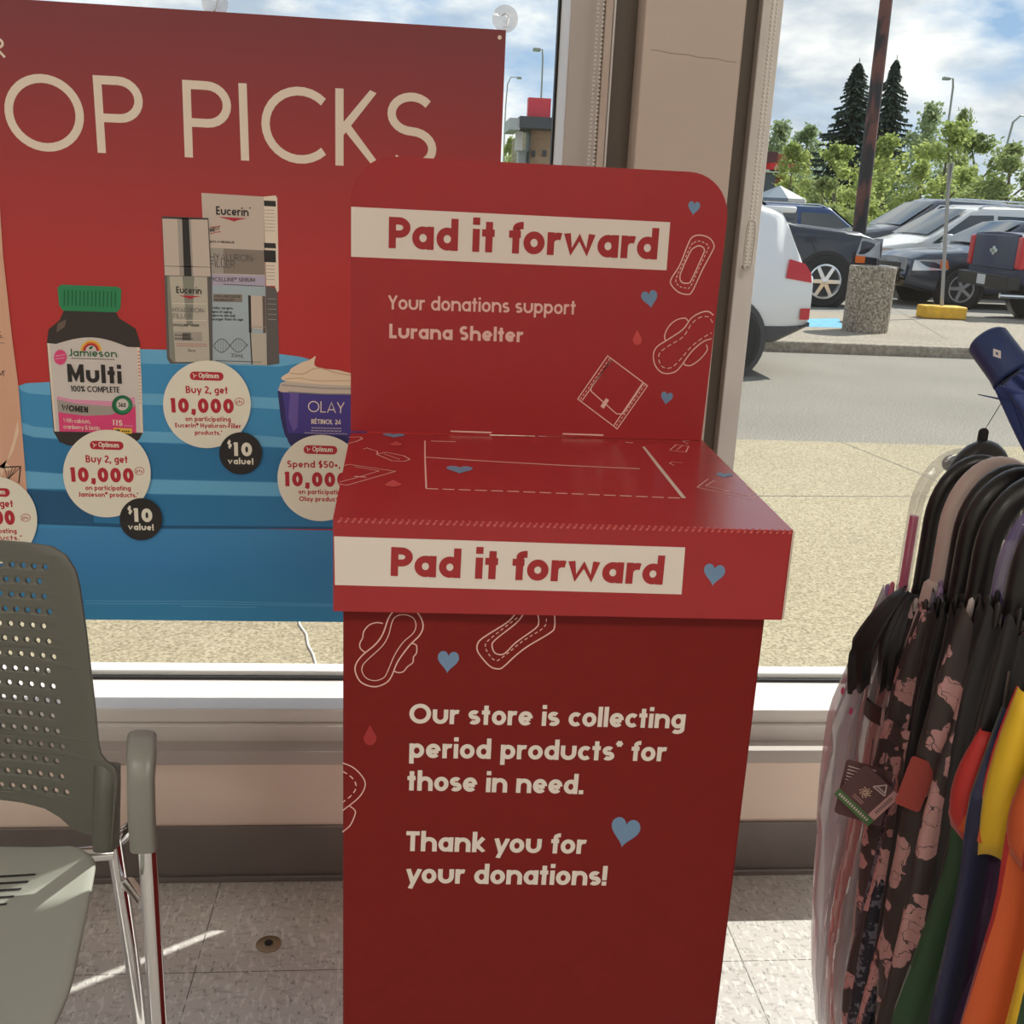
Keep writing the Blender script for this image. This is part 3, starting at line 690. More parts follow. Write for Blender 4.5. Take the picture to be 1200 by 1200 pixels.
xl = -1.05
tl, tr_, brr = SP.uv(40, 0), SP.uv(593, 36), SP.uv(588, 729.5)
zt = tr_.y+1; xr_ = tr_.x; zb = SP.uv(250, 727.5).y+1
poster = thing('window_poster', 'large red and blue shop poster with white headline hanging inside the window', 'poster', ((xl+xr_)/2, PY, zb))
b = MB(); b.box(xl, xr_, PY, PY+.002, zb, zt+.001, M_pred)
b.box(xl, xr_, PY-.00012, PY, zb, SP.uv(250, 619).y+1, M_pbase)
sheet = b.build('sheet', poster, smooth=False)
b = MB()
for st, p0, p1 in (('T', (-50, 175), (7, 177.5)), ('O', (10, 176.5), (102.5, 179)), ('P', (114.5, 179), (170, 181.5)), ('P', (216.5, 184.2), (271.5, 187.2)), ('I', (282.3, 188), (292.3, 188.4)),
                   ('C', (307, 189.6), (384, 193.5)), ('K', (393.5, 193.8), (443, 196.3)), ('S', (452, 197), (512, 200.5)), ):
    if st == 'P' and p0[0] > 200: b.build('headline', poster, smooth=False); b = MB()
    SP.text(b, st, p0, p1, 90.5, .112, M_pwhite, 2)
b.build('headline', poster, smooth=False)
b = MB(); SP.text(b, 'R', (-13, 66), (6.5, 67.2), 23, .13, M_pwhite, 2); b.build('headline', poster, smooth=False)

# printed steps
b = MB()
def band(px, mt, ly=2): SP.poly(b, px, mt, ly)
band([(22, 452), (30, 449), (60, 447.5), (160, 447), (160, 409), (240, 411), (330, 415), (352, 418), (363, 421), (362, 430), (420, 440), (420, 620), (20, 619)], M_step_m, 1)
band([(160, 409), (240, 411), (330, 415), (352, 418), (363, 421), (355, 425), (328, 429.5), (160, 426)], M_step_l)
band([(22, 452), (34, 449), (60, 447.5), (160, 447), (160, 463), (60, 463), (34, 461), (24, 457)], M_step_l)
band([(160, 461), (260, 463), (420, 471), (420, 485), (300, 478), (160, 474)], M_step_l)
band([(23, 494), (40, 500), (80, 503), (160, 505), (300, 510), (420, 520), (420, 534), (330, 524), (200, 519), (80, 515), (40, 512), (25, 507)], M_step_l)
band([(28, 552), (80, 556), (180, 562), (420, 568), (420, 583), (180, 578.5), (80, 573), (29, 572)], M_step_l)
band([(24, 508), (40, 513), (80, 516), (200, 520), (330, 525), (420, 535), (420, 567), (180, 561), (80, 555), (27, 551)], M_step_d)
band([(29, 573), (80, 574), (180, 579.5), (420, 584), (420, 618), (180, 617), (40, 611), (30, 590)], M_step_d)
band([(29, 573), (60, 575), (110, 577), (110, 612), (40, 609), (30, 590)], M_step_s, 3)
band([(40, 609), (180, 615.5), (420, 617.5), (420, 620), (180, 619.5), (40, 614)], M_step_s, 3)
b.build('steps_picture', poster, smooth=False)

# printed vitamin bottle
b = MB()
band([(75, 364), (136, 366), (140, 373), (159, 385), (164, 400), (168, 506), (164, 514), (155, 522), (80, 522), (70, 518), (63, 506), (55, 403), (57, 386), (70, 375)], M_brown, 4)
band([(68, 379), (78, 374), (76, 383), (66, 390)], M_brownl, 5)
band([(67.5, 337), (72, 333.5), (138, 336), (142.5, 339), (141.5, 361), (137, 366), (74, 364), (69.5, 358)], M_green, 5)
for i in range(14): x = 75+i*4.6; band([(x, 339.5+i*.15), (x+1.5, 339.5+i*.15), (x+1.2, 358+i*.15), (x-.2, 358+i*.15)], M_greend, 6)
band([(55.5, 402)]+[(66+t*84/12, 403+t*.3-9.5*math.sin(math.pi*t/12)) for t in range(13)]+[(164, 407), (166, 440), (168, 507), (64, 505.5)], M_lab, 5)
band([(55.5, 402), (58, 402.2), (66.5, 505.5), (64, 505.5)], M_pwhite, 6); band([(160.5, 406.8), (164, 407), (168, 507), (165, 507)], M_pwhite, 6)
band([(67, 464), (85, 468), (130, 470), (158, 465), (160, 507), (70, 505.5)], M_rose, 6)
band([(67, 468), (90, 473), (130, 476), (159, 474), (159, 478), (130, 487), (100, 487), (68.5, 483)], M_grey, 7)
band([(68.5, 483), (100, 487), (130, 486), (159, 476), (160, 507), (70, 505.5)], M_mag, 8)
for rr_, mt in ((12.5, M_yink), (10.6, M_org), (8.8, M_bred), (6.4, M_lab)):
    band([(107+rr_*math.cos(R(t)), 411+rr_*1.0*math.sin(R(t))) for t in range(180, 361, 12)], mt, 7+[12.5, 10.6, 8.8, 6.4].index(rr_))
SP.ell(b, 107, 407.3, 2.6, 1.5, M_greend, 11, 14, -.5)
SP.text(b, 'Jamieson', (81.5, 417), (137.5, 418.5), 8.6, .16, M_greend, 9)
SP.stroke(b, [(84, 419.6), (135, 421.2)], .9, M_ink, 9, False, (2.2, .8))
SP.text(b, 'Multi', (80, 447.3), (143.3, 449.6), 21, .23, M_ink, 9)
SP.text(b, '100% COMPLETE', (83.5, 458.6), (140.5, 460.2), 7, .16, M_ink, 9)
SP.text(b, 'WOMEN', (73, 481), (103.5, 483.6), 7.2, .24, M_ink, 9)
SP.text(b, 'With calcium,', (75, 494.6), (106.5, 496.2), 5, .13, M_pwhite, 10); SP.text(b, 'cranberry & biotin', (75, 502), (117.5, 504), 5, .13, M_pwhite, 10)
SP.text(b, '115', (132, 498), (144, 499), 6.6, .2, M_pwhite, 10); SP.stroke(b, [(145.5, 498.5), (156, 499.2)], 1.4, M_rose, 10, False, (1.6, .6))
band([(133.5, 501), (155, 502), (155, 508), (133.5, 507)], M_yink, 10); SP.text(b, 'ONE', (135, 505.5), (141, 505.8), 2.8, .24, M_ink, 11); SP.stroke(b, [(143, 505), (153, 505.4)], 1.8, M_ink, 11, False, (1.6, .8))
SP.ell(b, 143.5, 474.5, 12, 11.5, M_greend, 11, 30); SP.ell(b, 145, 474.8, 9.6, 9, M_green, 12, 30); SP.ell(b, 144, 473.8, 7, 6.8, M_lab, 13, 24); SP.text(b, '360', (139, 476.5), (148, 477), 5, .2, M_ink, 14)
st_ = [(71+(8.2 if i % 2 else 6.9)*math.cos(math.pi*i/20), 418.5+(9.6 if i % 2 else 8.2)*math.sin(math.pi*i/20)) for i in range(40)]
band(st_, M_mag, 8)
for y in (416.5, 420): SP.stroke(b, [(65.5, y+.6), (76, y-1)], 1.5, M_rose, 9, False, (1.7, .6))
for i in range(16): SP.stroke(b, [(161.5+.12*i, 412+i*4), (164+.1*i, 412+i*4)], 1.1, M_bred if i < 8 else M_grey, 8)
b.build('bottle_picture', poster, smooth=False)

# printed carton and serum dispenser
b = MB()
band([(236, 226), (309, 230.5), (313, 428), (246, 426)], M_silver, 3)
band([(309, 230.5), (323, 229), (325, 232), (327, 340), (325, 343), (322, 335), (312, 335)], M_pwhite, 4)
band([(311.5, 335), (325, 338), (327.5, 426), (312.5, 428.5)], M_dgrey, 3)
for y0, y1 in ((235, 241.5), (284.5, 290.5), (293, 307)): band([(309.3, y0), (323, y0+.6), (323.5, y1+.6), (309.8, y1)], M_ink, 5)
for y in list(range(246, 272, 4))+list(range(311, 328, 4)): SP.stroke(b, [(310.5, y), (322, y+.6)], .7, M_grey, 5)
for y in range(350, 380, 6): SP.stroke(b, [(314, y), (324, y+.5)], .7, M_grey, 5)
band([(240, 290), (309.7, 293.5), (310.5, 322), (241, 320)], M_silverd, 4); band([(240, 290), (262, 291), (262, 320.5), (241, 320)], M_grey, 5)
band([(241, 321), (310.6, 323), (311, 336), (241.5, 334)], M_lav, 4)
band([(241.5, 334), (311.2, 336), (313, 428), (246, 426)], M_pale, 4); band([(244, 384), (312.4, 386), (313, 428), (246, 426)], M_step_l, 4)
band([(244, 384), (312.4, 386), (313, 428), (246, 426)], M_pale, 5)
SP.text(b, 'Eucerin', (253.5, 251.5), (291.5, 253.5), 10, .17, M_ink, 6); SP.text(b, '\u00ae', (292.3, 246), (294, 246.1), 3, .2, M_ink, 6)
band([(256, 254), (290, 256), (280, 257.6), (274.5, 259.6), (268, 257.2)], M_bred, 6)
SP.text(b, 'NEW', (246.5, 272), (258, 269.5), 4.2, .22, M_ink, 6); SP.stroke(b, [(246, 266.6), (258.5, 264.8)], .7, M_bred, 6); SP.stroke(b, [(246, 273.8), (258.8, 271.2)], .7, M_bred, 6)
SP.text(b, 'ANTI-WRINKLE', (243, 284.3), (274.5, 285.3), 2.6, .24, M_ink, 6)
SP.text(b, 'HYALURON-', (246.5, 305), (299, 306.5), 8, .11, M_dgrey, 7); SP.text(b, 'FILLER', (246.8, 313), (275.5, 313.6), 8, .11, M_dgrey, 7)
SP.text(b, 'EPICELLINE\u00ae SERUM', (243, 329.4), (299, 330.4), 4.8, .17, M_dgrey, 7)
SP.stroke(b, [(262, 333), (310, 335.4)], .9, M_dgrey, 7, False, (3, .5))
band([(250, 344.5), (284, 345), (284, 354), (250, 353.5)], M_silverd, 6); SP.text(b, 'WITH AGE CLOCK', (251, 348.4), (282, 348.8), 2.6, .2, M_ink, 7); SP.text(b, 'TECHNOLOGY', (251, 352.6), (275, 352.8), 2.6, .2, M_ink, 7)
for i, (s_, x1) in enumerate((('visibly targets', 273), ('signs of aging,', 272.5), ('improves skin look', 276), ('younger than its age', 285))): SP.text(b, s_, (247, 362+i*4.4), (x1, 362.6+i*4.4), 3, .18, M_ink, 6)
for ph in (0, math.pi): SP.stroke(b, [(250+i*1.5, 405-.02*i*i*.05+8*math.sin(i*.24+ph)) for i in range(28)]+[], .8, M_dgrey, 6)
for i in range(0, 28, 2): SP.stroke(b, [(250+i*1.5, 405-8*math.sin(i*.24)), (250+i*1.5, 405+8*math.sin(i*.24))], .4, M_dgrey, 6)
SP.text(b, '30mL', (270.5, 418.6), (286, 419.2), 5, .12, M_dgrey, 7); SP.stroke(b, [(253, 422.5), (307, 424.2)], 1, M_ink, 7, False, (1.6, .8))
band([(292, 346), (311, 347), (312, 386), (293, 385)], M_silver, 7); band([(291, 346), (294, 346.2), (295, 390), (292, 389.6)], M_ink, 8); band([(307.5, 346.8), (311, 347), (312, 390), (308.4, 390)], M_brownl, 8); SP.stroke(b, [(294, 382.5), (311, 383.5)], .8, M_grey, 9)
band([(293.5, 390), (312, 391), (313, 428), (295.5, 427)], M_glassp, 7); SP.stroke(b, [(293.5, 390), (295.5, 427)], 1.3, M_ink, 8)
# dispenser in front
band([(189.8, 253.5), (244.5, 255.5), (248.5, 325), (249.5, 425), (200, 426), (196, 420), (193, 324)], M_dgrey, 9)
band([(190.5, 254.5), (243.5, 256), (247, 324), (193.5, 322.5)], M_silver, 10)
band([(190.5, 254.5), (243.5, 256), (243.6, 257.4), (190.6, 256)], M_brown, 11)
band([(213.5, 255.2), (221.5, 255.4), (225, 323.6), (216, 323.3)], M_ink, 11); band([(208, 255), (213.5, 255.2), (216, 323.3), (211, 323.2)], M_grey, 11); band([(221.5, 255.4), (224, 255.5), (227, 323.7), (225, 323.6)], M_grey, 11)
SP.stroke(b, [(193, 311.6), (246, 313)], .8, M_silverd, 11)
band([(196, 323.5), (243, 324.5), (246, 424), (203, 424), (199, 418)], M_glassp, 10)
band([(196, 323.5), (199, 323.6), (206, 424), (203, 424), (199, 418)], M_glassd, 11); band([(214, 324), (228, 324.3), (226, 380), (219, 380)], M_glassd, 11)
SP.text(b, 'Eucerin', (207, 343.3), (236.5, 344.7), 8, .17, M_ink, 12); band([(209.5, 346), (236, 347), (228, 348.4), (223, 350.3), (217, 348.2)], M_bred, 12)
SP.stroke(b, [(202, 355.5), (242, 356)], .6, M_pwhite, 12); SP.stroke(b, [(203, 375), (243, 375.5)], .6, M_pwhite, 12)
SP.text(b, 'HYALURON-', (202.8, 365.3), (241, 366.4), 5.4, .12, M_dgrey, 12); SP.text(b, 'FILLER', (203, 372.6), (225, 373.2), 5.4, .12, M_dgrey, 12)
SP.text(b, 'EPICELLINE\u00ae SERUM', (203.5, 382), (233.5, 382.6), 2.8, .2, M_ink, 12)
band([(204, 388.5), (237, 389), (237, 399.5), (204, 399)], M_grey, 12); band([(214, 390), (224, 390), (224, 398.5), (214, 398.5)], M_dgrey, 13); SP.stroke(b, [(205.5, 392.5), (221, 393)], 1.1, M_ink, 14, False, (2, .6)); SP.stroke(b, [(205.5, 396.5), (226, 397)], 1.3, M_ink, 14, False, (2, .7))
for y in (402.6, 405): SP.stroke(b, [(207, y), (243, y+.6)], .6, M_bred, 12, False, (2, .5))
SP.text(b, '30mL', (220, 412), (230, 412.5), 3.2, .16, M_dgrey, 12)
b.build('serum_picture', poster, smooth=False)

# printed cream jar
b = MB()
band([(325.5, 459), (332, 449), (430, 458), (430, 540), (340, 520), (331, 500)], M_purp, 3)
band([(325.5, 459), (331, 459.5), (336, 500), (340, 518), (334, 510), (329, 490)], M_purpd, 4); band([(340, 460), (350, 460.5), (349, 500), (344, 506), (338, 490)], M_purpl, 4)
band([(334, 507), (430, 512), (430, 530), (345, 528), (338, 518)], M_purpd, 5)
band([(326, 457), (329, 449), (336, 446), (430, 450), (430, 462.5), (345, 460), (330, 459.5)], M_silver, 5); SP.stroke(b, [(330, 451), (380, 455), (430, 456)], 2, M_grey, 6); SP.stroke(b, [(338, 459), (378, 461.5), (430, 462)], 1.2, M_glassd, 6)
band(smooth_px([(331, 445), (331, 441), (339, 436), (341, 432), (353, 425), (364, 421), (370, 417), (368.5, 424), (370, 429), (380, 432), (396, 433.5), (410, 437), (430, 440), (430, 451), (380, 450.5), (345, 447.5)], True, 3), M_crm, 7)
SP.stroke(b, smooth_px([(340, 437), (355, 438), (372, 431), (395, 437), (415, 440)], False), 1.5, M_crmd, 8); SP.stroke(b, smooth_px([(334, 444), (352, 443), (372, 446), (415, 446)], False), 1.2, M_crmd, 8)
SP.text(b, 'OLAY', (361, 482.5), (403.5, 484.2), 13, .09, M_pwhite, 6); SP.text(b, 'R\u00c9TINOL 24', (365, 496.5), (399.5, 497.4), 5.6, .18, M_pwhite, 6)
SP.stroke(b, [(365, 501.2), (400, 502)], 1.3, M_lav, 6, False, (3, .6)); SP.stroke(b, [(364.5, 504.4), (400, 505.2)], 1.3, M_lav, 6, False, (4, .6)); SP.stroke(b, [(357, 507), (407, 508.4)], 1.1, M_lav, 6, False, (3, .6))
b.build('jar_picture', poster, smooth=False)

# printed tube at the edge of the picture
b = MB()
band([(-70, 210), (0, 236), (4, 300), (15, 400), (22, 452), (29.5, 545), (32, 577), (0, 590), (-70, 590)], M_peach, 8)
band([(1.5, 560), (9, 538), (16, 516), (21, 492), (22.5, 505), (16, 528), (8, 542), (14, 549), (9, 552), (0, 546)], M_peachl, 9)
SP.stroke(b, [(-5, 547.5), (24.5, 546.5), (22.5, 566)], 1.6, M_brown, 9)
for a0 in (0, 1, 2, 3, 4): SP.stroke(b, [(10+a0*.5, 563-a0), (6+a0*4.4, 548)], .9, M_brown, 9)
SP.text(b, 'S.', (-3, 396), (5, 396.6), 8, .12, M_brown, 9); SP.text(b, "M'", (-2, 440.5), (7, 441), 7, .13, M_brown, 9); SP.stroke(b, [(-4, 401), (5, 402)], .7, M_brown, 9)
b.build('tube_picture', poster, smooth=False)
b = MB()
SP.stroke(b, [(100, 704), (250, 704.5), (420, 709)], .9, M_step_l, 3, False, (2.2, .7)); SP.stroke(b, [(100, 707), (250, 707.5), (420, 710.5)], .9, M_step_l, 3, False, (1.7, .6)); SP.stroke(b, [(212, 710.2), (300, 711.5)], .9, M_step_l, 3, False, (1.7, .6))
b.build('fine_print', poster, smooth=False)

# round offer badges
def badge(cx, cy, r, lines, ly=20):
    b = MB(); SP.ell(b, cx, cy, r, r*1.0, M_badge, ly, 64)
    y = cy-33.5; x0, x1 = cx-20, cx+19.5
    SP.poly(b, [(x0+5-5*math.sin(R(t)), y+.1-5*math.cos(R(t))) for t in range(0, 181, 20)]+[(x1-5+5*math.sin(R(t)), y+1+5*math.cos(R(t))) for t in range(0, 181, 20)], M_bred, ly+1)
    SP.text(b, 'Optimum', (cx-9.5, y+2.4), (cx+14, y+3.2), 6, .155, M_badge, ly+2)
    SP.stroke(b, [(cx-16.5, y-2.5), (cx-14.5, y+.3), (cx-15.5, y+2.6)], .9, M_badge, ly+2); SP.stroke(b, [(cx-14.5, y+.3), (cx-12, y-.6)], .9, M_badge, ly+2)
    for st, a_, b_, yy, cap, wt in lines: SP.text(b, st, (cx+a_, cy+yy), (cx+b_, cy+yy+(b_-a_)*.014), cap, wt, M_bred, ly+1)
    SP.ell(b, cx+38, cy-3, 5.8, 4.6, M_bred, ly+1, 24); SP.ell(b, cx+38, cy-3, 5.1, 3.9, M_badge, ly+2, 24); SP.text(b, 'pts', (cx+34.3, cy-1.4), (cx+41.6, cy-1.2), 4, .15, M_bred, ly+3)
    return b.build('offer_badge', poster, smooth=False)
num = ('10,000', -42, 32, 9.6, 17, .27)
badge(243, 473.3, 51.3, [('Buy 2, get', -24.5, 24.5, -13, 8.6, .19), num, ('on participating', -25, 28, 19.6, 5.6, .2), ('Eucerin\u00ae Hyaluron-Filler', -37, 40, 27, 5.4, .2), ('products.*', -14, 18, 35.6, 5.4, .2)])
badge(126, 554.3, 51.3, [('Buy 2, get', -24.5, 24.5, -13, 8.6, .19), num, ('on participating', -25, 28, 19.2, 5.6, .2), ('Jamieson\u2122 products.*', -33, 37, 27, 5.6, .2)])
badge(376, 559.5, 50.5, [('Spend $50+, get', -39, 44, -12.5, 8, .19), num, ('on participating', -26, 28, 18.6, 5.6, .2), ('Olay products.*', -25, 28, 27, 5.6, .2)])
badge(-7, 609, 51.5, [('Buy 2, get', -25, 23.5, -16, 8.6, .19), ('10,000', -42, 26, 4.5, 17, .27), ('on participating', -25, 27.5, 14.5, 5.6, .2), ('products.*', -14, 34, 22.5, 5.6, .2)])
for cx, cy in ((282.5, 530.5), (166, 607.5)):
    b = MB(); SP.ell(b, cx, cy, 25, 24.6, M_ink, 24, 44)
    SP.text(b, '$', (cx-15.5, cy-6.5), (cx-10, cy-6.4), 8.5, .22, M_badge, 26); SP.text(b, '10', (cx-8.5, cy+3), (cx+14, cy+3.6), 16, .27, M_badge, 26); SP.text(b, 'value!', (cx-15, cy+12.5), (cx+15, cy+13.2), 7.4, .22, M_badge, 26)
    b.build('value_badge', poster, smooth=False)
b = MB()
b.lathe([(.0035, 0), (.0035, .0004), (.0001, .0004)], M_pwhite, 12, Matrix.Translation(SP.pt(585.5, 44, 3)) @ Matrix.Rotation(R(90), 4, 'X')); b.build('eyelet', poster)

# suction cups with hooks on the glass
M_cup = mix_transparent('clear suction cup', (.8, .82, .84, 1), .72, .12, .12)
def cup(px, py, label):
    c = aty(px, py, YG)
    t = thing('suction_cup', label, 'suction cup', (c.x, YG, c.z), 'suction cups on the glass')
    Mx = Matrix.Translation(V((c.x, YG-.0005, c.z))) @ Matrix.Rotation(R(90), 4, 'X')
    b = MB(); b.lathe([(.022, 0), (.0215, .0015), (.016, .004), (.008, .006), (.0065, .0075), (.0065, .011), (.0045, .0125), (.0005, .0127)], M_cup, 32, Mx); b.build('cup', t)
    b = MB(); y = YG-.0095
    b.tube([(c.x-.006, y, c.z+.003), (c.x, y-.0006, c.z+.007), (c.x+.0062, y, c.z+.003), (c.x+.005, y-.003, c.z-.006), (c.x+.002, y-.0035, c.z-.014), (c.x-.003, y-.004, c.z-.016)], .0011, M_steel, 6); b.build('hook', t)
cup(592, 22, 'clear suction cup with hook above the corner eyelet of the red poster')
cup(252, 3, 'clear suction cup cut by the picture top, above the poster headline')
# ------------------------------------------------------------------ perforated plastic armchair
M_pl = mat('grey green plastic', (.115, .115, .094, 1), .45, bump=(900, .0002))
M_ps = mat('seat plastic with skylight', (.33, .34, .30, 1), .4)  # chair plastic lightened for the seat: skylight from above put into the colour
M_pl2 = mat('smooth grey plastic', (.24, .24, .215, 1), .35)
XC, YB = -.622, 1.245            # chair centre line, back/seat joint
def chair():
    t = thing('stacking_chair', 'grey green armchair with perforated plastic back and chrome legs by the window', 'chair', (XC, 1.05, 0))
    # back: outline (s, h) with rows of round holes, bent and reclined
    half = [(.0, .066), (.075, .066), (.125, .064), (.155, .060), (.175, .052), (.19, .042), (.203, .037), (.221, .036), (.224, .026), (.228, .022), (.243, .022), (.247, .026), (.252, .10), (.2525, .118), (.248, .127), (.236, .132), (.228, .140), (.224, .155), (.218, .20), (.204, .29), (.193, .350), (.187, .370), (.174, .388), (.155, .398), (.120, .401), (.06, .402), (0, .4025)]
    outl = half+[(-x, h) for x, h in reversed(half[1:-1])]
    cu = bpy.data.curves.new('o', 'CURVE'); cu.dimensions = '2D'; cu.fill_mode = 'BOTH'; cu.extrude = .0028; cu.bevel_depth = .0012; cu.bevel_resolution = 1
    def spl(pts):
        sp = cu.splines.new('POLY'); sp.points.add(len(pts)-1); sp.use_cyclic_u = True
        for q, (x, y) in zip(sp.points, pts): q.co = (x, y, 0, 1)
    den = []
    for i in range(len(outl)):
        a_, b_ = V(outl[i]), V(outl[(i+1) % len(outl)]); n = max(1, int((b_-a_).length/.02))
        den += [tuple(a_+(b_-a_)*k/n) for k in range(n)]
    spl(den)
    for r_ in range(16):
        h = .372-r_*.0192
        edge = .150+(.372-h)*.125
        n = int(edge/.0147); st = .0147*(.5 if r_ % 2 else 0)
        k = 0
        xs = [st+.0147*i for i in range(14)]
        for x in xs:
            if x > edge: continue
            for sg in ((1, -1) if x > 1e-6 else (1,)):
                spl([(sg*x+0.0049*math.cos(R(q)), h+0.0049*math.sin(R(q))) for q in range(0, 360, 36)])
    co = bpy.data.objects.new('o', cu); col.objects.link(co)
    dg = bpy.context.evaluated_depsgraph_get(); me = bpy.data.meshes.new_from_object(co.evaluated_get(dg))
    bpy.data.objects.remove(co); bm = bmesh.new(); bm.from_mesh(me)
    bmesh.ops.remove_doubles(bm, verts=bm.verts, dist=1e-5)
    for lim in (.06, .03, .016):
        bmesh.ops.subdivide_edges(bm, edges=[e for e in bm.edges if e.calc_length() > lim], cuts=1)
        bmesh.ops.triangulate(bm, faces=[f for f in bm.faces if len(f.verts) > 4])
    for v in bm.verts:
        s_, h, d = v.co
        y = YB+.275*h+.10*max(0, h-.25)**2-.85*s_*s_*(1-.25*max(0, h)/.4)
        z = .418+.955*h
        v.co = V((s_, y-1.05-d*.96, z+d*.25))
    bm.to_mesh(me); bm.free()
    ob = bpy.data.objects.new('backrest', me); col.objects.link(ob); ob.parent = t
    me.materials.clear(); me.materials.append(M_pl)
    for p in me.polygons: p.use_smooth = True; p.material_index = 0
    me.set_sharp_from_angle(angle=R(40))
    # shallow recesses that each row of holes sits in
    b = MB()
    for r_ in range(16):
        h = .372-r_*.0192; e = .157+(.372-h)*.125
        for dh in (-.0062, .0062):
            pts = []
            for i in range(25):
                s_ = -e+2*e*i/24; y = YB+.275*(h+dh)+.10*max(0, h+dh-.25)**2-.85*s_*s_*(1-.25*max(0, h)/.4)
                pts.append(V((XC+s_, y-.0034, .418+.955*(h+dh)+.0010)))
            b.tube(pts, .0007, M_pl, 5)
    b.build('row_ridge', ob)
    # lug that wraps each back upright
    for sg in (1, -1):
        b = MB(); rings = []
        for h in (.022, .04, .06, .1, .118, .127):
            y = YB+.275*h-.85*.235**2; z = .418+.955*h; k = .018 if h < .11 else .012 if h < .125 else .006
            rings.append([V((XC+sg*(.2375+.0165*math.cos(R(a))), y+.006+k*math.sin(R(a)), z)) for a in range(0, 360, 24)])
        b.loft(rings, M_pl); b.build('back_socket', t)
    # seat shell
    b = MB(); rows = []; ny, nx = 18, 24
    for j in range(ny+1):
        v = j/ny; y = 1.205-v*.44
        hw = .236+.045*min(1, v*1.6)-.05*max(0, (v-.75)/.25)**2
        if v < .1: hw -= .035*(1-v/.1)**2
        row = []
        for i in range(nx+1):
            u = -1+2*i/nx
            z = .452-.016*(1-u*u)*math.sin(math.pi*min(1, v*1.1))+.006*abs(u)**6-.035*max(0, (v-.8)/.2)**2-.004*(1-min(1, v/.08))
            row.append(V((XC+u*hw, y+.012*(u*u)*(-1 if v < .3 else 0)*(1-v/.3 if v < .3 else 0), z)))
        rows.append(row)
    b.loft([list(reversed(r)) for r in rows], M_ps, cap=False, closed=False)
    seat = b.build('seat', t, ang=60)
    sm = seat.modifiers.new('solid', 'SOLIDIFY'); sm.thickness = .009; sm.offset = -1
    bv = seat.modifiers.new('subdivision', 'SUBSURF'); bv.levels = 1; bv.render_levels = 1
    # dark vent slots of the seat
    def seat_z(x, y):
        v = (1.205-y)/.44; hw = .236+.045*min(1, v*1.6)-.05*max(0, (v-.75)/.25)**2
        if v < .1: hw -= .035*(1-v/.1)**2
        u = x/hw; return .452-.016*(1-u*u)*math.sin(math.pi*min(1, v*1.1))+.006*abs(u)**6-.035*max(0, (v-.8)/.2)**2
    b = MB()
    for i in range(17):
        y = 1.135-i*.0125; e = .176-.0040*i
        xs = [-e+2*e*q/24 for q in range(25)]
        for q in range(24): b.add([V((XC+xs[q], y-.0017, seat_z(xs[q], y-.0017)+.0012)), V((XC+xs[q+1], y-.0017, seat_z(xs[q+1], y-.0017)+.0012)), V((XC+xs[q+1], y+.0017, seat_z(xs[q+1], y+.0017)+.0012)), V((XC+xs[q], y+.0017, seat_z(xs[q], y+.0017)+.0012))], [(0, 1, 2, 3)], M_rubber)
    b.build('vent_slot', seat, smooth=False)
    # chrome frame: front legs run up to the arms, rear legs to the back sockets
    for sg in (1, -1):
        X = lambda d: XC+sg*d
        b = MB()
        b.tube([(X(.326), 1.085, .004), (X(.324), 1.084, .30), (X(.324), 1.083, .52), (X(.323), 1.088, .588), (X(.322), 1.102, .616), (X(.318), 1.13, .622), (X(.308), 1.16, .590), (X(.298), 1.185, .54), (X(.285), 1.21, .49), (X(.268), 1.228, .455), (X(.248), 1.232, .435)], .0105, M_chrome, 16)
        b.build('front_leg', t)
        b = MB(); b.tube([(X(.256), 1.262, .004), (X(.250), 1.242, .25), (X(.246), 1.228, .38), (X(.243), 1.222, .455)], .010, M_chrome, 16); b.build('rear_leg', t)
        b = MB(); b.tube([(X(.322), 1.084, .455), (X(.312), 1.10, .43), (X(.270), 1.19, .395), (X(.250), 1.235, .36)], .0085, M_chrome, 12); b.build('side_brace', t)
        b = MB(); rings = []
        path = [(1.172, .588), (1.160, .610), (1.143, .630), (1.118, .643), (1.092, .641), (1.073, .615), (1.067, .57), (1.069, .528)]
        for i, (y, z) in enumerate(path):
            xo = (.298, .302, .308, .316, .322, .324, .324, .324)[i]
            d = V((0, path[min(i+1, 7)][0]-path[max(i-1, 0)][0], path[min(i+1, 7)][1]-path[max(i-1, 0)][1])).normalized(); nn = V((0, d.z, -d.y))
            if nn.z < 0 and i < 4: nn = -nn
            if i >= 4 and nn.y > 0: nn = -nn
            wv = .0155+(.001 if i < 5 else -.0005); rings.append([V((X(xo)+wv*math.copysign(abs(math.cos(R(a)))**.6, math.cos(R(a))), y, z))+nn*(.009*math.copysign(abs(math.sin(R(a)))**.7, math.sin(R(a)))) for a in range(0, 360, 20)])
        b.loft(rings, M_pl2); b.build('armrest', t, ang=60)
        for (y, d) in ((1.085, .326), (1.262, .256)):
            b = MB(); b.lathe([(.015, .0005), (.016, .006), (.0135, .02), (.001, .02)], M_rubber, 14, Matrix.Translation(V((X(d), y, 0)))); b.build('foot_glide', t)
    b = MB(); b.tube([(XC-.245, 1.215, .425), (XC-.2, 1.205, .428), (XC+.2, 1.205, .428), (XC+.245, 1.215, .425)], .010, M_chrome, 12); b.build('cross_bar', t)
    b = MB(); b.tube([(XC-.20, 1.12, .412), (XC-.17, 1.0, .405), (XC+.17, 1.0, .405), (XC+.20, 1.12, .412)], .010, M_chrome, 12); b.build('cross_bar', t)
chair()

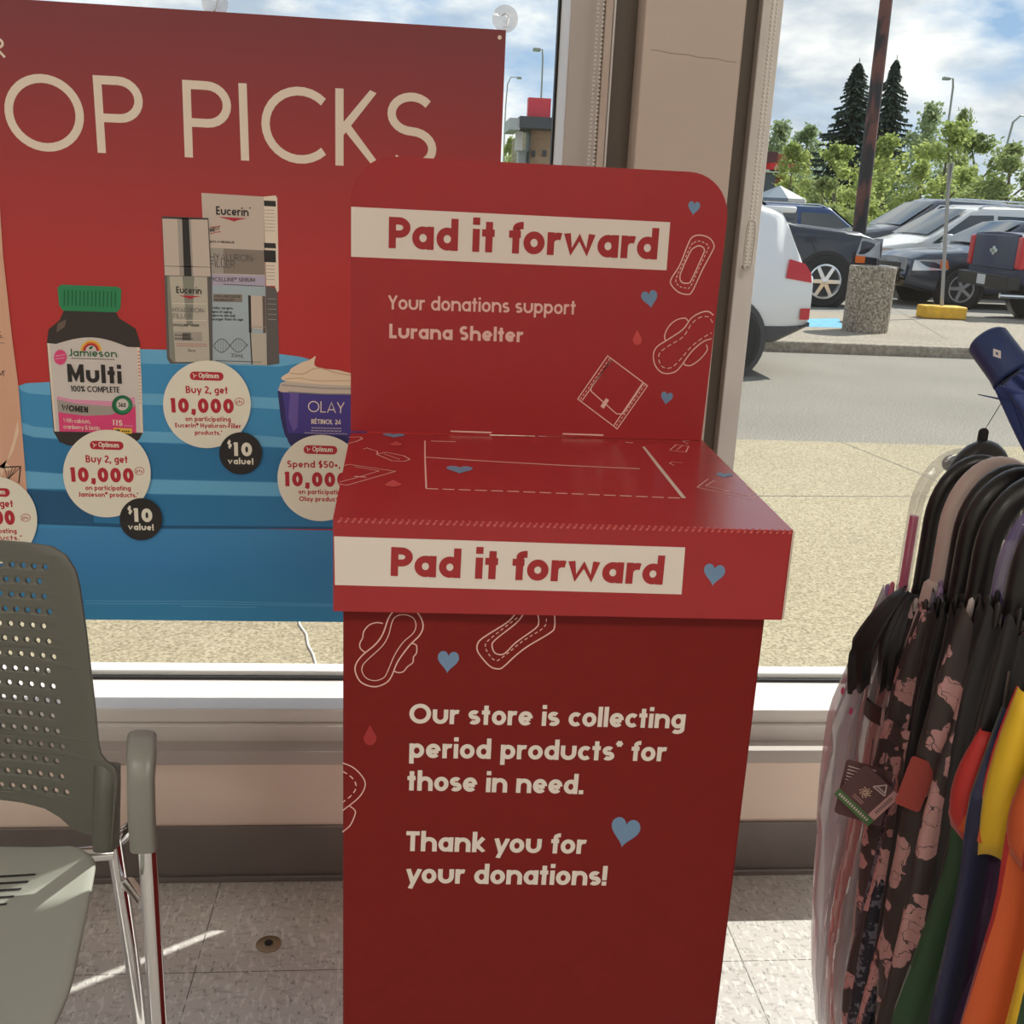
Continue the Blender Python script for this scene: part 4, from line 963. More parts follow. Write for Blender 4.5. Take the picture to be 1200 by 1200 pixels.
# bead chains of the roller blinds
M_bead = mat('white blind bead', (.72, .68, .62, 1), .35)
M_cord = mat('bead cord', (.4, .37, .34, 1), .6)
def chain(b, p, q, sp=.0062, r=.0023):
    p, q = V(p), V(q); n = int((q-p).length/sp)
    for i in range(n+1): b.ball(p+(q-p)*(i/n), r, M_bead, 6, 4)
    b.tube([p, q], .0006, M_cord, 4)
t = aty(703, 30, 1.765)
o = thing('blind_bead_chain', 'white double bead chain hanging in front of the pier edge above the red header board', 'bead chain', (t.x, 1.765, 2.3), 'roller blind chains')
b = MB(); chain(b, (t.x-.0042, 1.765, 2.48), (t.x-.0042, 1.765, .92)); chain(b, (t.x+.0042, 1.765, 2.48), (t.x+.0042, 1.765, .92))
b.build('bead_strand', o)
t = aty(896, 120, 1.765); zq = aty(872, 258, 1.765).z; zr = aty(868, 316, 1.765).z
o = thing('blind_bead_chain', 'white bead chain with clear tensioner loop beside the white car outside', 'bead chain', (t.x, 1.765, 2.3), 'roller blind chains')
b = MB(); chain(b, (t.x-.0035, 1.765, 2.48), (t.x-.0035, 1.765, zr+.012)); chain(b, (t.x+.0035, 1.765, 2.48), (t.x+.0035, 1.765, zr+.012)); b.build('bead_strand', o)
b = MB(); b.tube([V((t.x+.0072*math.copysign(abs(math.cos(R(a)))**.5, math.cos(R(a))), 1.765, (zq+zr)/2+(zq-zr)/2*math.copysign(abs(math.sin(R(a)))**.6, math.sin(R(a))))) for a in range(0, 360, 10)], .0017, mat('tensioner plastic', (.55, .52, .46, 1), .3), 8, loop=True)
b.tube([(t.x, 1.765, zr+.004), (t.x, 1.785, zr+.004)], .004, M_alu_dull, 8); b.build('chain_tensioner', o)
# ------------------------------------------------------------------ umbrella rack
M_blk = mat('black handle', (.012, .011, .011, 1), .42, coat=.1)
M_blkf = mat('black nylon', (.014, .012, .013, 1), .55, sheen=.1)
M_beige = mat('mauve beige handle', (.62, .48, .44, 1), .45)
M_beigef = mat('mauve nylon', (.52, .38, .37, 1), .55, sheen=.2)
M_clearh = mix_transparent('clear handle', (.7, .68, .66, 1), .80, .05, .10)
M_clearp = mix_transparent('clear handle with pink core', (.62, .10, .22, 1), .35, .05, .08)
M_clearpu = mix_transparent('clear purple handle', (.16, .12, .30, 1), .35, .05, .08)
M_film = mix_transparent('clear umbrella film', (.86, .86, .90, 1), .55, .16, .28)
M_filmpink = mix_transparent('clear coral film', (.80, .36, .34, 1), .50, .08, .14)
M_filmw = mix_transparent('milky umbrella film', (.86, .84, .82, 1), .25, .1, .14)
M_pinkdot = mat('pink plastic', (.78, .06, .24, 1), .4)
M_pinktip = mat('rose tip', (.62, .16, .24, 1), .4); M_lilac = mat('lilac tip', (.34, .22, .42, 1), .4); M_greytip = mat('pale grey tip', (.52, .45, .43, 1), .4)
M_strap = mat('brown strap', (.055, .04, .036, 1), .5)
M_snap = mat('coral snap button', (.85, .18, .10, 1), .4)
M_tagd = mat('maroon swing tag', (.085, .03, .032, 1), .5); M_tagr = mat('red swing tag', (.26, .028, .018, 1), .5); M_tagg = mat('green tag band', (.05, .13, .035, 1), .5); M_tagp = mat('pink tag band', (.50, .26, .25, 1), .5)
M_gold = mat('pale gold print', (.55, .36, .26, 1), .5); M_tagw = mat('pale tag print', (.55, .42, .40, 1), .5)
M_navy = mat('navy plastic', (.018, .035, .115, 1), .45); M_navyf = mat('navy nylon', (.014, .035, .16, 1), .6, sheen=.2)
RB = {k: mat('rainbow '+k, c, .6, sheen=.15) for k, c in dict(red=(.42, .015, .012, 1), orange=(.50, .075, .010, 1), yellow=(.72, .45, .012, 1), green=(.016, .065, .010, 1), blue=(.009, .012, .05, 1), purple=(.040, .008, .045, 1), grey=(.09, .115, .15, 1), dgreen=(.01, .045, .012, 1)).items()}

def floral(name, ground, petal, vein, scale):
    m = bpy.data.materials.new(name); m.use_nodes = True; nt = m.node_tree; N = nt.nodes.new; L = nt.links.new
    p = nt.nodes['Principled BSDF']; p.inputs['Roughness'].default_value = .6
    t = N('ShaderNodeTexCoord')
    wn = N('ShaderNodeTexNoise'); wn.inputs['Scale'].default_value = scale*1.6; L(t.outputs['Object'], wn.inputs[0])
    ad = N('ShaderNodeMixRGB'); ad.blend_type = 'LINEAR_LIGHT'; ad.inputs[0].default_value = .020; L(t.outputs['Object'], ad.inputs[1]); L(wn.outputs[1], ad.inputs[2])
    v = N('ShaderNodeTexVoronoi'); v.inputs['Scale'].default_value = scale; L(ad.outputs[0], v.inputs[0])
    r = N('ShaderNodeValToRGB'); r.color_ramp.interpolation = 'CONSTANT'; e = r.color_ramp.elements
    e[0].position = 0; e[0].color = vein; e[1].position = .07; e[1].color = petal
    for ps, c in ((.47, vein), (.488, ground)): q = e.new(ps); q.color = c
    L(v.outputs['Distance'], r.inputs[0])
    v2 = N('ShaderNodeTexVoronoi'); v2.feature = 'DISTANCE_TO_EDGE'; v2.inputs['Scale'].default_value = scale*1.55; L(ad.outputs[0], v2.inputs[0])
    r2 = N('ShaderNodeValToRGB'); r2.color_ramp.interpolation = 'CONSTANT'; r2.color_ramp.elements[1].position = .010; r2.color_ramp.elements[0].color = (1, 1, 1, 1); r2.color_ramp.elements[1].color = (0, 0, 0, 1)
    L(v2.outputs['Distance'], r2.inputs[0])
    x = N('ShaderNodeMixRGB'); L(r2.outputs[0], x.inputs[0]); L(r.outputs[0], x.inputs[1]); x.inputs[2].default_value = ground
    L(x.outputs[0], p.inputs['Base Color'])
    return m
M_flor = floral('taupe floral nylon', (.055, .038, .036, 1), (.56, .29, .28, 1), (.15, .075, .07, 1), 27)
M_flor2 = floral('dark floral nylon', (.045, .032, .030, 1), (.50, .27, .26, 1), (.12, .06, .058, 1), 24)
M_flor3 = floral('navy floral nylon', (.016, .016, .028, 1), (.16, .15, .19, 1), (.03, .03, .045, 1), 60)

GRP = 'umbrellas hung on the rack'
RXC = .050                                              # half width of a crook
RF, RN = atd(1077, 640, 1.30)+V((RXC, 0, 0)), atd(1190, 690, .99)+V((RXC, 0, 0))
RF.z, RN.z = atd(1140, 522, 1.30).z-.028, atd(1190, 566, .99).z-.036     # the rail the crook handles hang on
def rail(f): return RF+(RN-RF)*f

def folded(b, x, y, z0, z1, mats, prof, nfold=8, amp=.26, twist=0, seed=0, nz=26, sway=(0, 0), sharp=1.0):
    """furled canopy: hem at z0 (top), ferrule end at z1; pleats run round it"""
    rn = random.Random(seed); ph = [rn.uniform(0, 6.3) for _ in range(4)]; n = nfold*8; rings = []
    for j in range(nz+1):
        v = j/nz; z = z0+(z1-z0)*v; k = v*(len(prof)-1); i0 = min(int(k), len(prof)-2); r0 = prof[i0]+(prof[i0+1]-prof[i0])*(k-i0)
        ring = []
        for q in range(n):
            th = 2*math.pi*q/n; tw = twist*v
            c = math.cos(nfold*(th+tw)+ph[0]); c = math.copysign(abs(c)**sharp, c)
            rr = r0*(1+amp*c+.10*math.sin(3*(th+tw*.6)+ph[1]+v*4)+.05*math.sin(5*th+ph[2]-v*7))
            zz = z+(.012*c*(1-v*6) if v < 1/6 else 0)
            ring.append(V((x+sway[0]*v+rr*math.cos(th), y+sway[1]*v+rr*math.sin(th), zz)))
        rings.append(ring)
    if len(mats) == 1: b.loft(rings, mats[0], cap=False)
    else:
        sg_ = 4 if len(mats) >= 16 else 8
        for g in range(n//sg_):
            for j in range(nz):
                a = [rings[j][(g*sg_+q) % n] for q in range(sg_+1)]; c = [rings[j+1][(g*sg_+q) % n] for q in range(sg_+1)]
                b.loft([a, c], mats[g % len(mats)], cap=False, closed=False)
    return rings

def crook(b, x, y, zs, za, rad, mt, rxc=None, z0=None):
    rxc = rxc or RXC; rz = .074; zc = za-rad-rz
    pts = [(x, y, zs)]+[(x+rxc-rxc*math.cos(R(a)), y, zc+rz*math.sin(R(a))) for a in range(0, 181, 10)]+[(x+2*rxc, y, zc-.02)]
    if zc > zs+.02: pts.insert(1, (x, y, zs+(zc-zs)*.5))
    b.tube(pts, rad, mt, 16)

def umbrella(f, label, hmat, rad, cmats, ztop, ztip, prof, tipmat=None, collar=None, dx=0, dy=0, strap=None, nf=8, amp=.26, twist=0, seed=0, sway=(0, 0), sharp=1, dz=0, name='umbrella', ntip=8):
    q = rail(f); za = q.z+.011+2*rad+dz; x = q.x-RXC+dx; y = q.y+dy
    t = thing(name, label, 'umbrella', (x, y, ztip), GRP)
    b = MB(); crook(b, x, y, ztop-.012, za, rad, hmat)
    if collar: b.lathe([(rad+.0005, 0), (rad*1.5, -.006), (rad*1.7, -.03), (rad*1.25, -.034)][::-1], collar, 20, Matrix.Translation(V((x, y, ztop+.03))))
    b.build('crook_handle', t, ang=50)
    b = MB(); b.tube([(x, y, ztop-.004), (x+sway[0], y+sway[1], ztip-.012)], .0045, M_steel, 8); b.build('shaft', t)
    b = MB(); rings = folded(b, x, y, ztop-.012, ztip+.03, cmats, prof, nf, amp, twist, seed, sway=sway, sharp=sharp); can = b.build('canopy', t, ang=60)
    if tipmat:
        for i in range(ntip):
            th = 2*math.pi*i/ntip+.3; r0 = prof[0]*.92; c = V((x+r0*math.cos(th), y+r0*math.sin(th), ztop-.012))
            b = MB(); b.lathe([(.0010, -.012), (.0030, -.008), (.0034, .004), (.0030, .013), (.0008, .016)], tipmat if not isinstance(tipmat, (list, tuple)) else tipmat[i % len(tipmat)], 8, Matrix.Translation(c)); b.build('rib_tip', t)
    b = MB(); b.tube([(x+sway[0], y+sway[1], ztip+.034), (x+sway[0]*1.03, y+sway[1]*1.03, ztip-.03)], [.006, .0035], hmat, 10); b.build('ferrule', t)
    if strap:
        zs, mt = strap; v = (ztop-.012-zs)/(ztop-.012-ztip-.03); k = v*(len(prof)-1); i0 = int(k); r0 = (prof[i0]+(prof[i0+1]-prof[i0])*(k-i0))*1.16
        b = MB(); b.lathe([(r0*.95, -.012), (r0, -.011), (r0*1.01, .011), (r0*.95, .012)], mt, 28, Matrix.Translation(V((x+sway[0]*v, y+sway[1]*v, zs))), cap=False); b.build('strap', t)
    return t, x, y, rings

# rack: rail, upper peg bar and a post standing beyond the picture edge
t = thing('umbrella_rack', 'dark metal umbrella rack under the crook handles', 'rack', (rail(1).x+.22, rail(1).y-.2, 0))
b = MB(); b.tube([RF+V((-.0, .05, 0)), RN+V((.01, -.10, 0))], .011, M_blk, 12); b.build('rail', t)
pz = RN+V((.24, -.06, 0))
b = MB(); b.tube([rail(.9), V((pz.x, pz.y, rail(.9).z)), V((pz.x, pz.y, .012))], .012, M_blk, 12); b.tube([(pz.x, pz.y, rail(.9).z), (pz.x, pz.y, 1.32)], .012, M_blk, 12); b.build('post', t)
b = MB(); b.lathe([(.20, 0), (.20, .008), (.03, .016), (.012, .03)], M_blk, 28, Matrix.Translation(V((pz.x, pz.y, 0)))); b.build('base', t)
ph_ = atd(1152, 515, 1.27)
b = MB(); c0 = ph_; b.prism([c0+V((-.006, 0, -.03)), c0+V((.006, 0, -.03)), c0+V((.006, 0, .008))]+[c0+V((.006*math.cos(R(a)), 0, .008+.006*math.sin(R(a)))) for a in range(20, 161, 20)]+[c0+V((-.006, 0, .008))], V((0, .003, 0)), M_blk)
b.tube([c0+V((0, .0015, -.03)), c0+V((.02, .0015, -.045)), V((RF.x, RF.y+.04, RF.z+.006))], .003, M_blk, 6); b.build('rail_end_tab', t)

Z = lambda px, py, f: atd(px, py, 1.30-.31*f).z
# farthest from the camera first
kid, kx, ky, kr_ = umbrella(.0, 'clear dome umbrella with pink dots and pink rib tips, farthest along the rack', M_clearh, .0085, [M_film], Z(1060, 700, 0), .10, [.020, .038, .050, .050, .047, .043, .038, .030, .018], [M_pinktip, M_lilac], None, -.006, .012, None, 13, .3, .3, 3, sharp=.8)
b = MB(); b.tube([(kx, ky, Z(1060, 700, 0)), (kx, ky, rail(0).z-.06)], .0055, M_pinkdot, 10); b.build('handle_core', kid)
rn = random.Random(5)
for i in range(20):
    rg_ = kr_[rn.randint(0, 6)]; c = rg_[rn.randrange(40, 84)]; s_ = rn.uniform(.004, .0062); n = V((c.x-kx, c.y-ky, .01)).normalized(); c = c+n*.0012
    e1 = n.cross(V((0, 0, 1))).normalized(); e2 = e1.cross(n); b = MB(); b.poly([c+e1*s_*math.cos(R(a))+e2*s_*math.sin(R(a)) for a in range(0, 360, 30)], M_pinkdot); b.build('dot_print', kid, smooth=False)

t, ux, uy, rg = umbrella(.11, 'black crook umbrella with black hem flaps above a clear canopy and brown strap', M_blk, .0095, [M_filmpink, M_film, M_film, M_film, M_filmw, M_filmpink, M_film], Z(1070, 706, .11), .10, [.021, .036, .040, .037, .038, .042, .038, .030, .016], [M_blk], None, -.004, -.006, (Z(1024, 852, .11), M_strap), 14, .22, .5, 8, sharp=.8)  # coral gores carry a red reflection in their film colour
zf = Z(1064, 694, .11)
for i, (a0, a1, rk_) in enumerate(((130, 172, .9), (164, 208, 1.08), (202, 236, .94), (230, 268, 1.06), (262, 296, .92), (290, 330, 1.0))):
    b = MB(); rings = []; lo_ = rn.uniform(.100, .124)
    for j in range(10):
        v = j/9; z = zf-lo_*v+.012*math.sin(v*math.pi)
        r0 = (.018+.046*min(1, v*1.45)**.8-.006*max(0, v-.7)/.3)*rk_; ring = []
        for k in range(11):
            u = k/5-1; a = R((a0+a1)/2+(a1-a0)/2*u*(1-.25*v)); bulge = 1+.20*(1-abs(u))**.8-.10*abs(math.sin(u*6))*v
            ring.append(V((ux+r0*bulge*math.cos(a), uy+r0*bulge*math.sin(a), z+(-.018*(1-abs(u))+.006*math.sin(u*9))*v)))
        rings.append(ring)
    b.loft(rings, M_blkf, cap=False, closed=False); o = b.build('hem_flap', t, ang=40); sd_ = o.modifiers.new('solid', 'SOLIDIFY'); sd_.thickness = .0012
c = V((ux, uy, Z(1024, 852, .11))); dv = V((-.40, -.9, 0)).normalized()
b = MB(); b.lathe([(.0075, 0), (.007, .0025), (.0005, .003)], M_snap, 20, Matrix.Translation(c+dv*.0468) @ dv.to_track_quat('Z', 'Y').to_matrix().to_4x4()); b.build('snap_button', t)
# its swing tags
def swing_tag(parent, px, py, tt, size, rot, mt, art, name='swing_tag', pts=None):
    c = atd(px, py, tt); n = (CAM-c); n.z *= .3; n.normalize(); e1 = V((0, 0, 1)).cross(n).normalized(); e2 = n.cross(e1)
    ca, sa = math.cos(R(rot)), math.sin(R(rot)); f1, f2 = e1*ca+e2*sa, e2*ca-e1*sa
    w_, h_ = size; rr = .004
    out = [c+f1*(sx*(w_/2-rr)+rr*math.cos(R(a)))+f2*(sy*(h_/2-rr)+rr*math.sin(R(a))) for sx, sy, a0 in ((1, 1, 0), (-1, 1, 90), (-1, -1, 180), (1, -1, 270)) for a in range(a0, a0+91, 30)]
    b = MB(); b.prism(out, -n*.0006, mt); o = b.build(name, parent, smooth=False)
    sf = Surf(c, f1, f2)
    if art:
        b = MB(); art(b, lambda u, v, l=1: sf.P((u*w_/2, v*h_/2), l*1.5)); b.build('tag_print', o, smooth=False)
    b = MB(); top = c+f2*h_*.46; b.tube([top-n*.001, top+V((.004, .01, .03))-n*.004], .0006, M_blk, 5); b.build('tag_loop', o)
    return o
def art1(b, P):
    b.poly([P(-.97, -.62), P(-.55, -.97), P(-.97, -.97)], M_tagg)
    b.poly([P(-.98, .1), P(-.98, -.35), P(.10, -.985), P(.45, -.985)], M_tagg)
def art2(b, P):
    b.poly([P(-.99, -.62), P(.99, -.62), P(.99, -.98), P(-.99, -.98)], M_tagg)
    for i in range(14): b.poly([P(-.85+i*.12, -.86, 2), P(-.78+i*.12, -.86, 2), P(-.78+i*.12, -.74, 2), P(-.85+i*.12, -.74, 2)], M_tagw)
    b.poly([P(.62, -.60), P(.98, -.60), P(.98, .98), P(.62, .98)], M_tagp)
    for i in range(10): b.poly([P(.72, -.3+i*.1, 2), P(.86, -.3+i*.1, 2), P(.86, -.25+i*.1, 2), P(.72, -.25+i*.1, 2)], M_strap)
    for i in range(26):
        a = i*2.4; r_ = .05+.008*i; x, y = -.15+r_*math.cos(a), .02+r_*1.05*math.sin(a)
        b.poly([P(x, y, 2), P(x+.06, y+.01, 2), P(x+.05, y+.07, 2), P(x-.01, y+.06, 2)], M_gold)
    for i in range(2): b.poly([P(-.42, -.36-.1*i, 2), P(.12, -.36-.1*i, 2), P(.12, -.33-.1*i, 2), P(-.42, -.33-.1*i, 2)], M_tagp)
    tri = [(-.1, .48), (.52, .52), (.24, .94)]
    for i in range(3):
        (x0, y0), (x1, y1) = tri[i], tri[(i+1) % 3]
        for qd in ribbon([V((x0, y0)), V((x1, y1))], .055): b.add([P(c.x, c.y, 2) for c in qd], [(0, 1, 2, 3)], M_tagw)
    for i in range(5): b.poly([P(.0+i*.085, .57, 2), P(.055+i*.085, .57, 2), P(.055+i*.085, .66, 2), P(.0+i*.085, .66, 2)], M_tagw)
def art0(b, P):
    for i in range(7): b.poly([P(-.85, .75-i*.12), P(-.85+.5+.1*(i % 3), .75-i*.12), P(-.85+.5+.1*(i % 3), .79-i*.12), P(-.85, .79-i*.12)], M_tagw)
    b.poly([P(-.1, .86), P(.3, .86), P(.3, .9), P(-.1, .9)], M_tagw)
swing_tag(t, 1012, 929, 1.185, (.052, .066), -4, M_tagd, art0)
swing_tag(t, 1016, 932, 1.175, (.050, .052), -34, M_tagd, art2)

umbrella(.25, 'mauve beige crook umbrella with smooth flared handle collar', M_beige, .0118, [M_beigef, M_beigef, M_filmpink, M_beigef], Z(1090, 712, .25), .10, [.024, .033, .036, .031, .033, .032, .030, .024, .012], [M_greytip, M_pinktip, M_greytip], M_beige, .004, -.006, (Z(1060, 870, .25), M_beigef), 8, .16, 1.3, 12, sharp=.7)
tf, fx, fy, _ = umbrella(.40, 'taupe and pink floral umbrella on a clear pink-cored crook handle', M_clearh, .009, [M_flor], Z(1112, 712, .40), .09, [.026, .038, .044, .040, .040, .041, .038, .028, .012], [M_strap], None, .0, -.01, (Z(1080, 878, .40), M_flor), 7, .22, 1.9, 21, sharp=.75)
b = MB(); b.tube([(fx, fy, Z(1112, 712, .40)), (fx, fy, rail(.40).z-.06)], .0055, M_clearp, 10); b.build('handle_core', tf)
swing_tag(tf, 1073, 919, 1.09, (.026, .056), -10, M_tagr, None)
umbrella(.54, 'plain black crook umbrella between the two big floral umbrellas', M_blk, .0125, [M_blkf], Z(1140, 712, .54), .10, [.022, .026, .026, .025, .024, .022, .020, .016, .010], [M_blk], None, .0, .0, None, 8, .2, 1.1, 44)
umbrella(.68, 'black crook umbrella hanging just behind the nearest floral canopy', M_blk, .0130, [M_blkf], Z(1155, 712, .68), .12, [.022, .026, .026, .025, .024, .022, .020, .016, .010], [M_blk], None, .004, .0, None, 8, .2, 1.1, 61)
umbrella(.60, 'clear milky umbrella hanging behind the rainbow canopies', M_clearh, .009, [M_filmw, M_film], Z(1185, 722, .60), .10, [.022, .028, .030, .030, .032, .034, .032, .026, .014], [M_greytip], None, .062, .04, None, 12, .26, .3, 5, sharp=.8)
umbrella(.84, 'large taupe floral umbrella with clear purple crook handle, nearest of the florals', M_clearpu, .0095, [M_flor2], Z(1172, 708, .84), .07, [.027, .038, .044, .042, .043, .044, .040, .028, .012], [M_blk, M_greytip], None, .0, -.012, None, 7, .22, 1.5, 33, sharp=.75)
umbrella(1.0, 'black crook umbrella at the near end of the rack', M_blk, .0140, [M_blkf], Z(1192, 712, 1.0), .12, [.028, .034, .034, .030, .028, .026, .022, .018, .010], [M_blk], None, .010, .006, None, 8, .2, 1.1, 62)
umbrella(.70, 'small navy floral umbrella low down behind the large floral ones', M_blk, .010, [M_flor3], Z(1150, 722, .70), .06, [.018, .022, .024, .026, .030, .034, .036, .028, .012], [M_lilac, M_greytip], None, .012, .07, None, 8, .2, .9, 51)
# one more hooked on the far side of the rail, its crook turned the other way
q = rail(.10); x = q.x+.064; y = q.y+.06
t = thing('umbrella', 'black crook umbrella with clear-topped handle on the far side of the rack', 'umbrella', (x, y, .1), GRP)
b = MB(); b.tube([(x, y, .78)]+[(x-.047+.047*math.cos(R(a)), y-.06*(a/180), q.z-.045+.072*math.sin(R(a))) for a in range(0, 181, 12)], .0125, M_blk, 14); b.build('crook_handle', t)
b = MB(); folded(b, x, y, .77, .13, [M_blkf], [.024, .033, .036, .033, .030, .024, .010], 8, .2, .8, 71); b.build('canopy', t, ang=60)
b = MB(); b.tube([(x, y, .79), (x, y, .10)], .0045, M_steel, 8); b.build('shaft', t)

# rainbow umbrellas in front
def rainbow(px, py, tt, label, seed, order, flaps):
    c = atd(px, py, tt); z0 = c.z; x, y = c.x, c.y; q = rail(.9)
    t = thing('umbrella', label, 'umbrella', (x, y, .10), GRP)
    b = MB(); crook(b, x, y, z0-.02, q.z+.012+.018, .009, M_blk, .047); b.build('crook_handle', t)
    b = MB(); b.tube([(x, y, z0), (x, y, .06)], .0045, M_steel, 8); b.build('shaft', t)
    b = MB(); folded(b, x, y, z0-.03, .10, [RB[k] for k in order], [.024, .040, .036, .042, .050, .050, .044, .032, .012], 8, .30, -.35, seed, sharp=.6); b.build('canopy', t, ang=50)
    # loose gores folded back at the hem with red piping
    for i, (a0, cname, w_, h_, zz) in enumerate(((178, flaps[0], .030, .105, -.05), (232, flaps[1], .036, .165, .005), (300, flaps[2], .034, .13, .01))):
        d = V((math.cos(R(a0)), math.sin(R(a0)), 0)); e = V((-d.y, d.x, 0)); rings = []; b = MB()
        for j in range(9):
            v = j/8; wd = w_*(.10+.9*math.sin(math.pi*min(1, .12+v*.62))); zc = z0+zz-h_*v
            rings.append([V((x, y, zc))+d*(.030+.016*math.sin(v*2.4)+.010*(1-u*u))+e*(u*wd*.5)+V((0, 0, -.012*u*u*v)) for u in [k/4-1 for k in range(9)]])
        b.loft(rings, RB[cname], cap=False, closed=False); g = b.build('gore_flap', t, ang=60); s_ = g.modifiers.new('solid', 'SOLIDIFY'); s_.thickness = .0008
        b = MB(); b.tube([r[0] for r in rings], .0016, RB['red'], 6); b.tube([r[-1] for r in rings], .0016, RB['red'], 6); b.build('piping', g)
    b = MB(); zs = atd(px-20, 985, tt).z; b.lathe([(.047, -.010), (.050, -.009), (.050, .009), (.047, .010)], RB['orange'], 28, Matrix.Translation(V((x, y, zs))), cap=False); b.build('strap', t)
    for i in range(6):
        a = i*1.05; b = MB(); b.tube([V((x+.022*math.cos(a), y+.022*math.sin(a), z0-.03)), V((x+.024*math.cos(a), y+.024*math.sin(a), z0+.012))], .0013, M_steel, 6); b.build('rib_tip', t)
rainbow(1208, 800, .99, 'rainbow striped umbrella with orange strap and yellow flap, beside the dark floral umbrella', 81, ['yellow', 'green', 'blue', 'purple', 'grey', 'yellow', 'red', 'dgreen', 'dgreen', 'blue', 'purple', 'red', 'orange', 'yellow', 'dgreen', 'blue'], ('red', 'yellow', 'dgreen'))
rainbow(1285, 820, .92, 'rainbow striped umbrella cut by the picture edge, nearer than its twin', 85, ['yellow', 'green', 'blue', 'purple', 'grey', 'blue', 'purple', 'red', 'orange', 'yellow', 'dgreen', 'blue', 'purple', 'red', 'orange', 'yellow'], ('orange', 'red', 'yellow'))

# folded navy umbrella lying on the rack's upper bar
h0, h1 = atd(1163, 407, 1.06), atd(1186, 438, 1.045); d = (h1-h0).normalized()
far = h1+V((.80, -.20, -.62)).normalized()*.22
t = thing('compact_umbrella', 'navy compact umbrella with silver diamond emblem on its handle, above the crook handles', 'umbrella', h1)
Q = lambda p, dd: Matrix.Translation(p) @ dd.to_track_quat('Z', 'Y').to_matrix().to_4x4()
b = MB(); b.lathe([(.0015, -.014), (.017, -.0125), (.0205, -.0085), (.0207, .028), (.0215, .034), (.0222, .0385), (.0195, .040), (.014, .034), (.001, .032)], M_navy, 28, Q(h0, d)); hnd = b.build('handle', t, ang=50)
n = (CAM-h0).normalized(); n = (n-d*n.dot(d)).normalized(); e1 = d; e2 = n.cross(e1); c = h0+d*.016+n*.0209
b = MB(); b.poly([c+e1*.0066, c+e2*.0042, c-e1*.0066, c-e2*.0042], M_greytip); c2 = c+n*.0002; b.poly([c2+e1*.0026, c2+e2*.0012, c2-e1*.0026, c2-e2*.0012], M_navy); b.build('emblem', hnd, smooth=False)
b = MB(); dv = (far-h1).normalized(); M0 = Q(h1+d*.002, dv); rings = []
for j in range(15):
    v = j/14; r0 = [.020, .034, .044, .050, .052, .050, .044, .030][min(7, int(v*7.99))]; r0 = .018+.036*math.sin(min(1, v*1.25)*math.pi*.62)
    rings.append([M0 @ V((r0*(1+.2*math.cos(8*th+1))*math.cos(th), r0*(1+.2*math.cos(8*th+1))*math.sin(th), -.004+.25*v)) for th in [2*math.pi*q/64 for q in range(64)]])
b.loft(rings, M_navyf); b.build('canopy', t, ang=60)
for i in range(4):
    a = R(100+i*55); b = MB(); r0 = .022
    pts = [M0 @ V(((r0+k*.011)*math.cos(a+s_*.34*(1-k*.25)), (r0+k*.011)*math.sin(a+s_*.34*(1-k*.25)), .015+k*.022)) for k in range(4) for s_ in (-1, 0, 1)]
    tip = M0 @ V((.036*math.cos(a), .036*math.sin(a), -.012))
    b.add(pts+[tip], [(k*3+s_, k*3+s_+1, k*3+s_+4, k*3+s_+3) for k in range(3) for s_ in (0, 1)]+[(12, 1, 0), (12, 2, 1)], M_navyf); o = b.build('hem_flap', t, ang=60); s_ = o.modifiers.new('solid', 'SOLIDIFY'); s_.thickness = .001
b = MB(); b.tube([h1+d*.01, h1+V((-.006, 0, -.03)), ph_+V((0, .0, .012))], .0005, M_blk, 4); b.build('wrist_cord', t)
rk = bpy.data.objects['umbrella_rack']
b = MB(); b.tube([V((pz.x, pz.y, 1.32)), V((pz.x, pz.y, far.z-.07)), V((far.x, far.y, far.z-.07))], .010, M_blk, 10); b.tube([V((far.x-.05, far.y+.02, far.z-.062)), V((far.x+.05, far.y-.02, far.z-.062))], .012, M_blk, 10); b.build('upper_bar', rk)
# ------------------------------------------------------------------ outside: cars
def paint(name, c, rough=.25, metal=.15): return mat(name, c, rough, metal=metal, coat=.6)
M_pw = paint('white car paint', (.78, .78, .76, 1), .3, 0); M_pw2 = paint('cream white car paint', (.74, .72, .66, 1), .3, 0)
M_pb = paint('black car paint', (.018, .020, .030, 1)); M_pblue = paint('blue car paint', (.035, .065, .16, 1)); M_pgr = paint('graphite car paint', (.05, .055, .065, 1))
M_pnavy = mat('navy car paint', (.022, .026, .075, 1), .42, coat=.15); M_pd = paint('dark steel car paint', (.035, .045, .065, 1))
M_clad = mat('grey plastic cladding', (.06, .06, .062, 1), .6); M_tyre = mat('tyre rubber', (.022, .022, .023, 1), .8)
M_wg = mat('car window glass', (.035, .05, .06, 1), .05, spec=.8); M_rim = mat('alloy rim', (.55, .55, .55, 1), .3, metal=.7); M_rimd = mat('rim recess', (.03, .03, .032, 1), .6)
M_tail = mat('red tail lamp', (.55, .012, .022, 1), .2); M_head = mat('headlamp lens', (.60, .62, .64, 1), .12, metal=.4); M_amber = mat('amber lamp', (.75, .16, .03, 1), .2)
M_chr = mat('car chrome', (.75, .75, .76, 1), .18, metal=.9); M_plate = mat('number plate', (.62, .62, .60, 1), .5); M_trim = mat('black car trim', (.012, .012, .013, 1), .4)

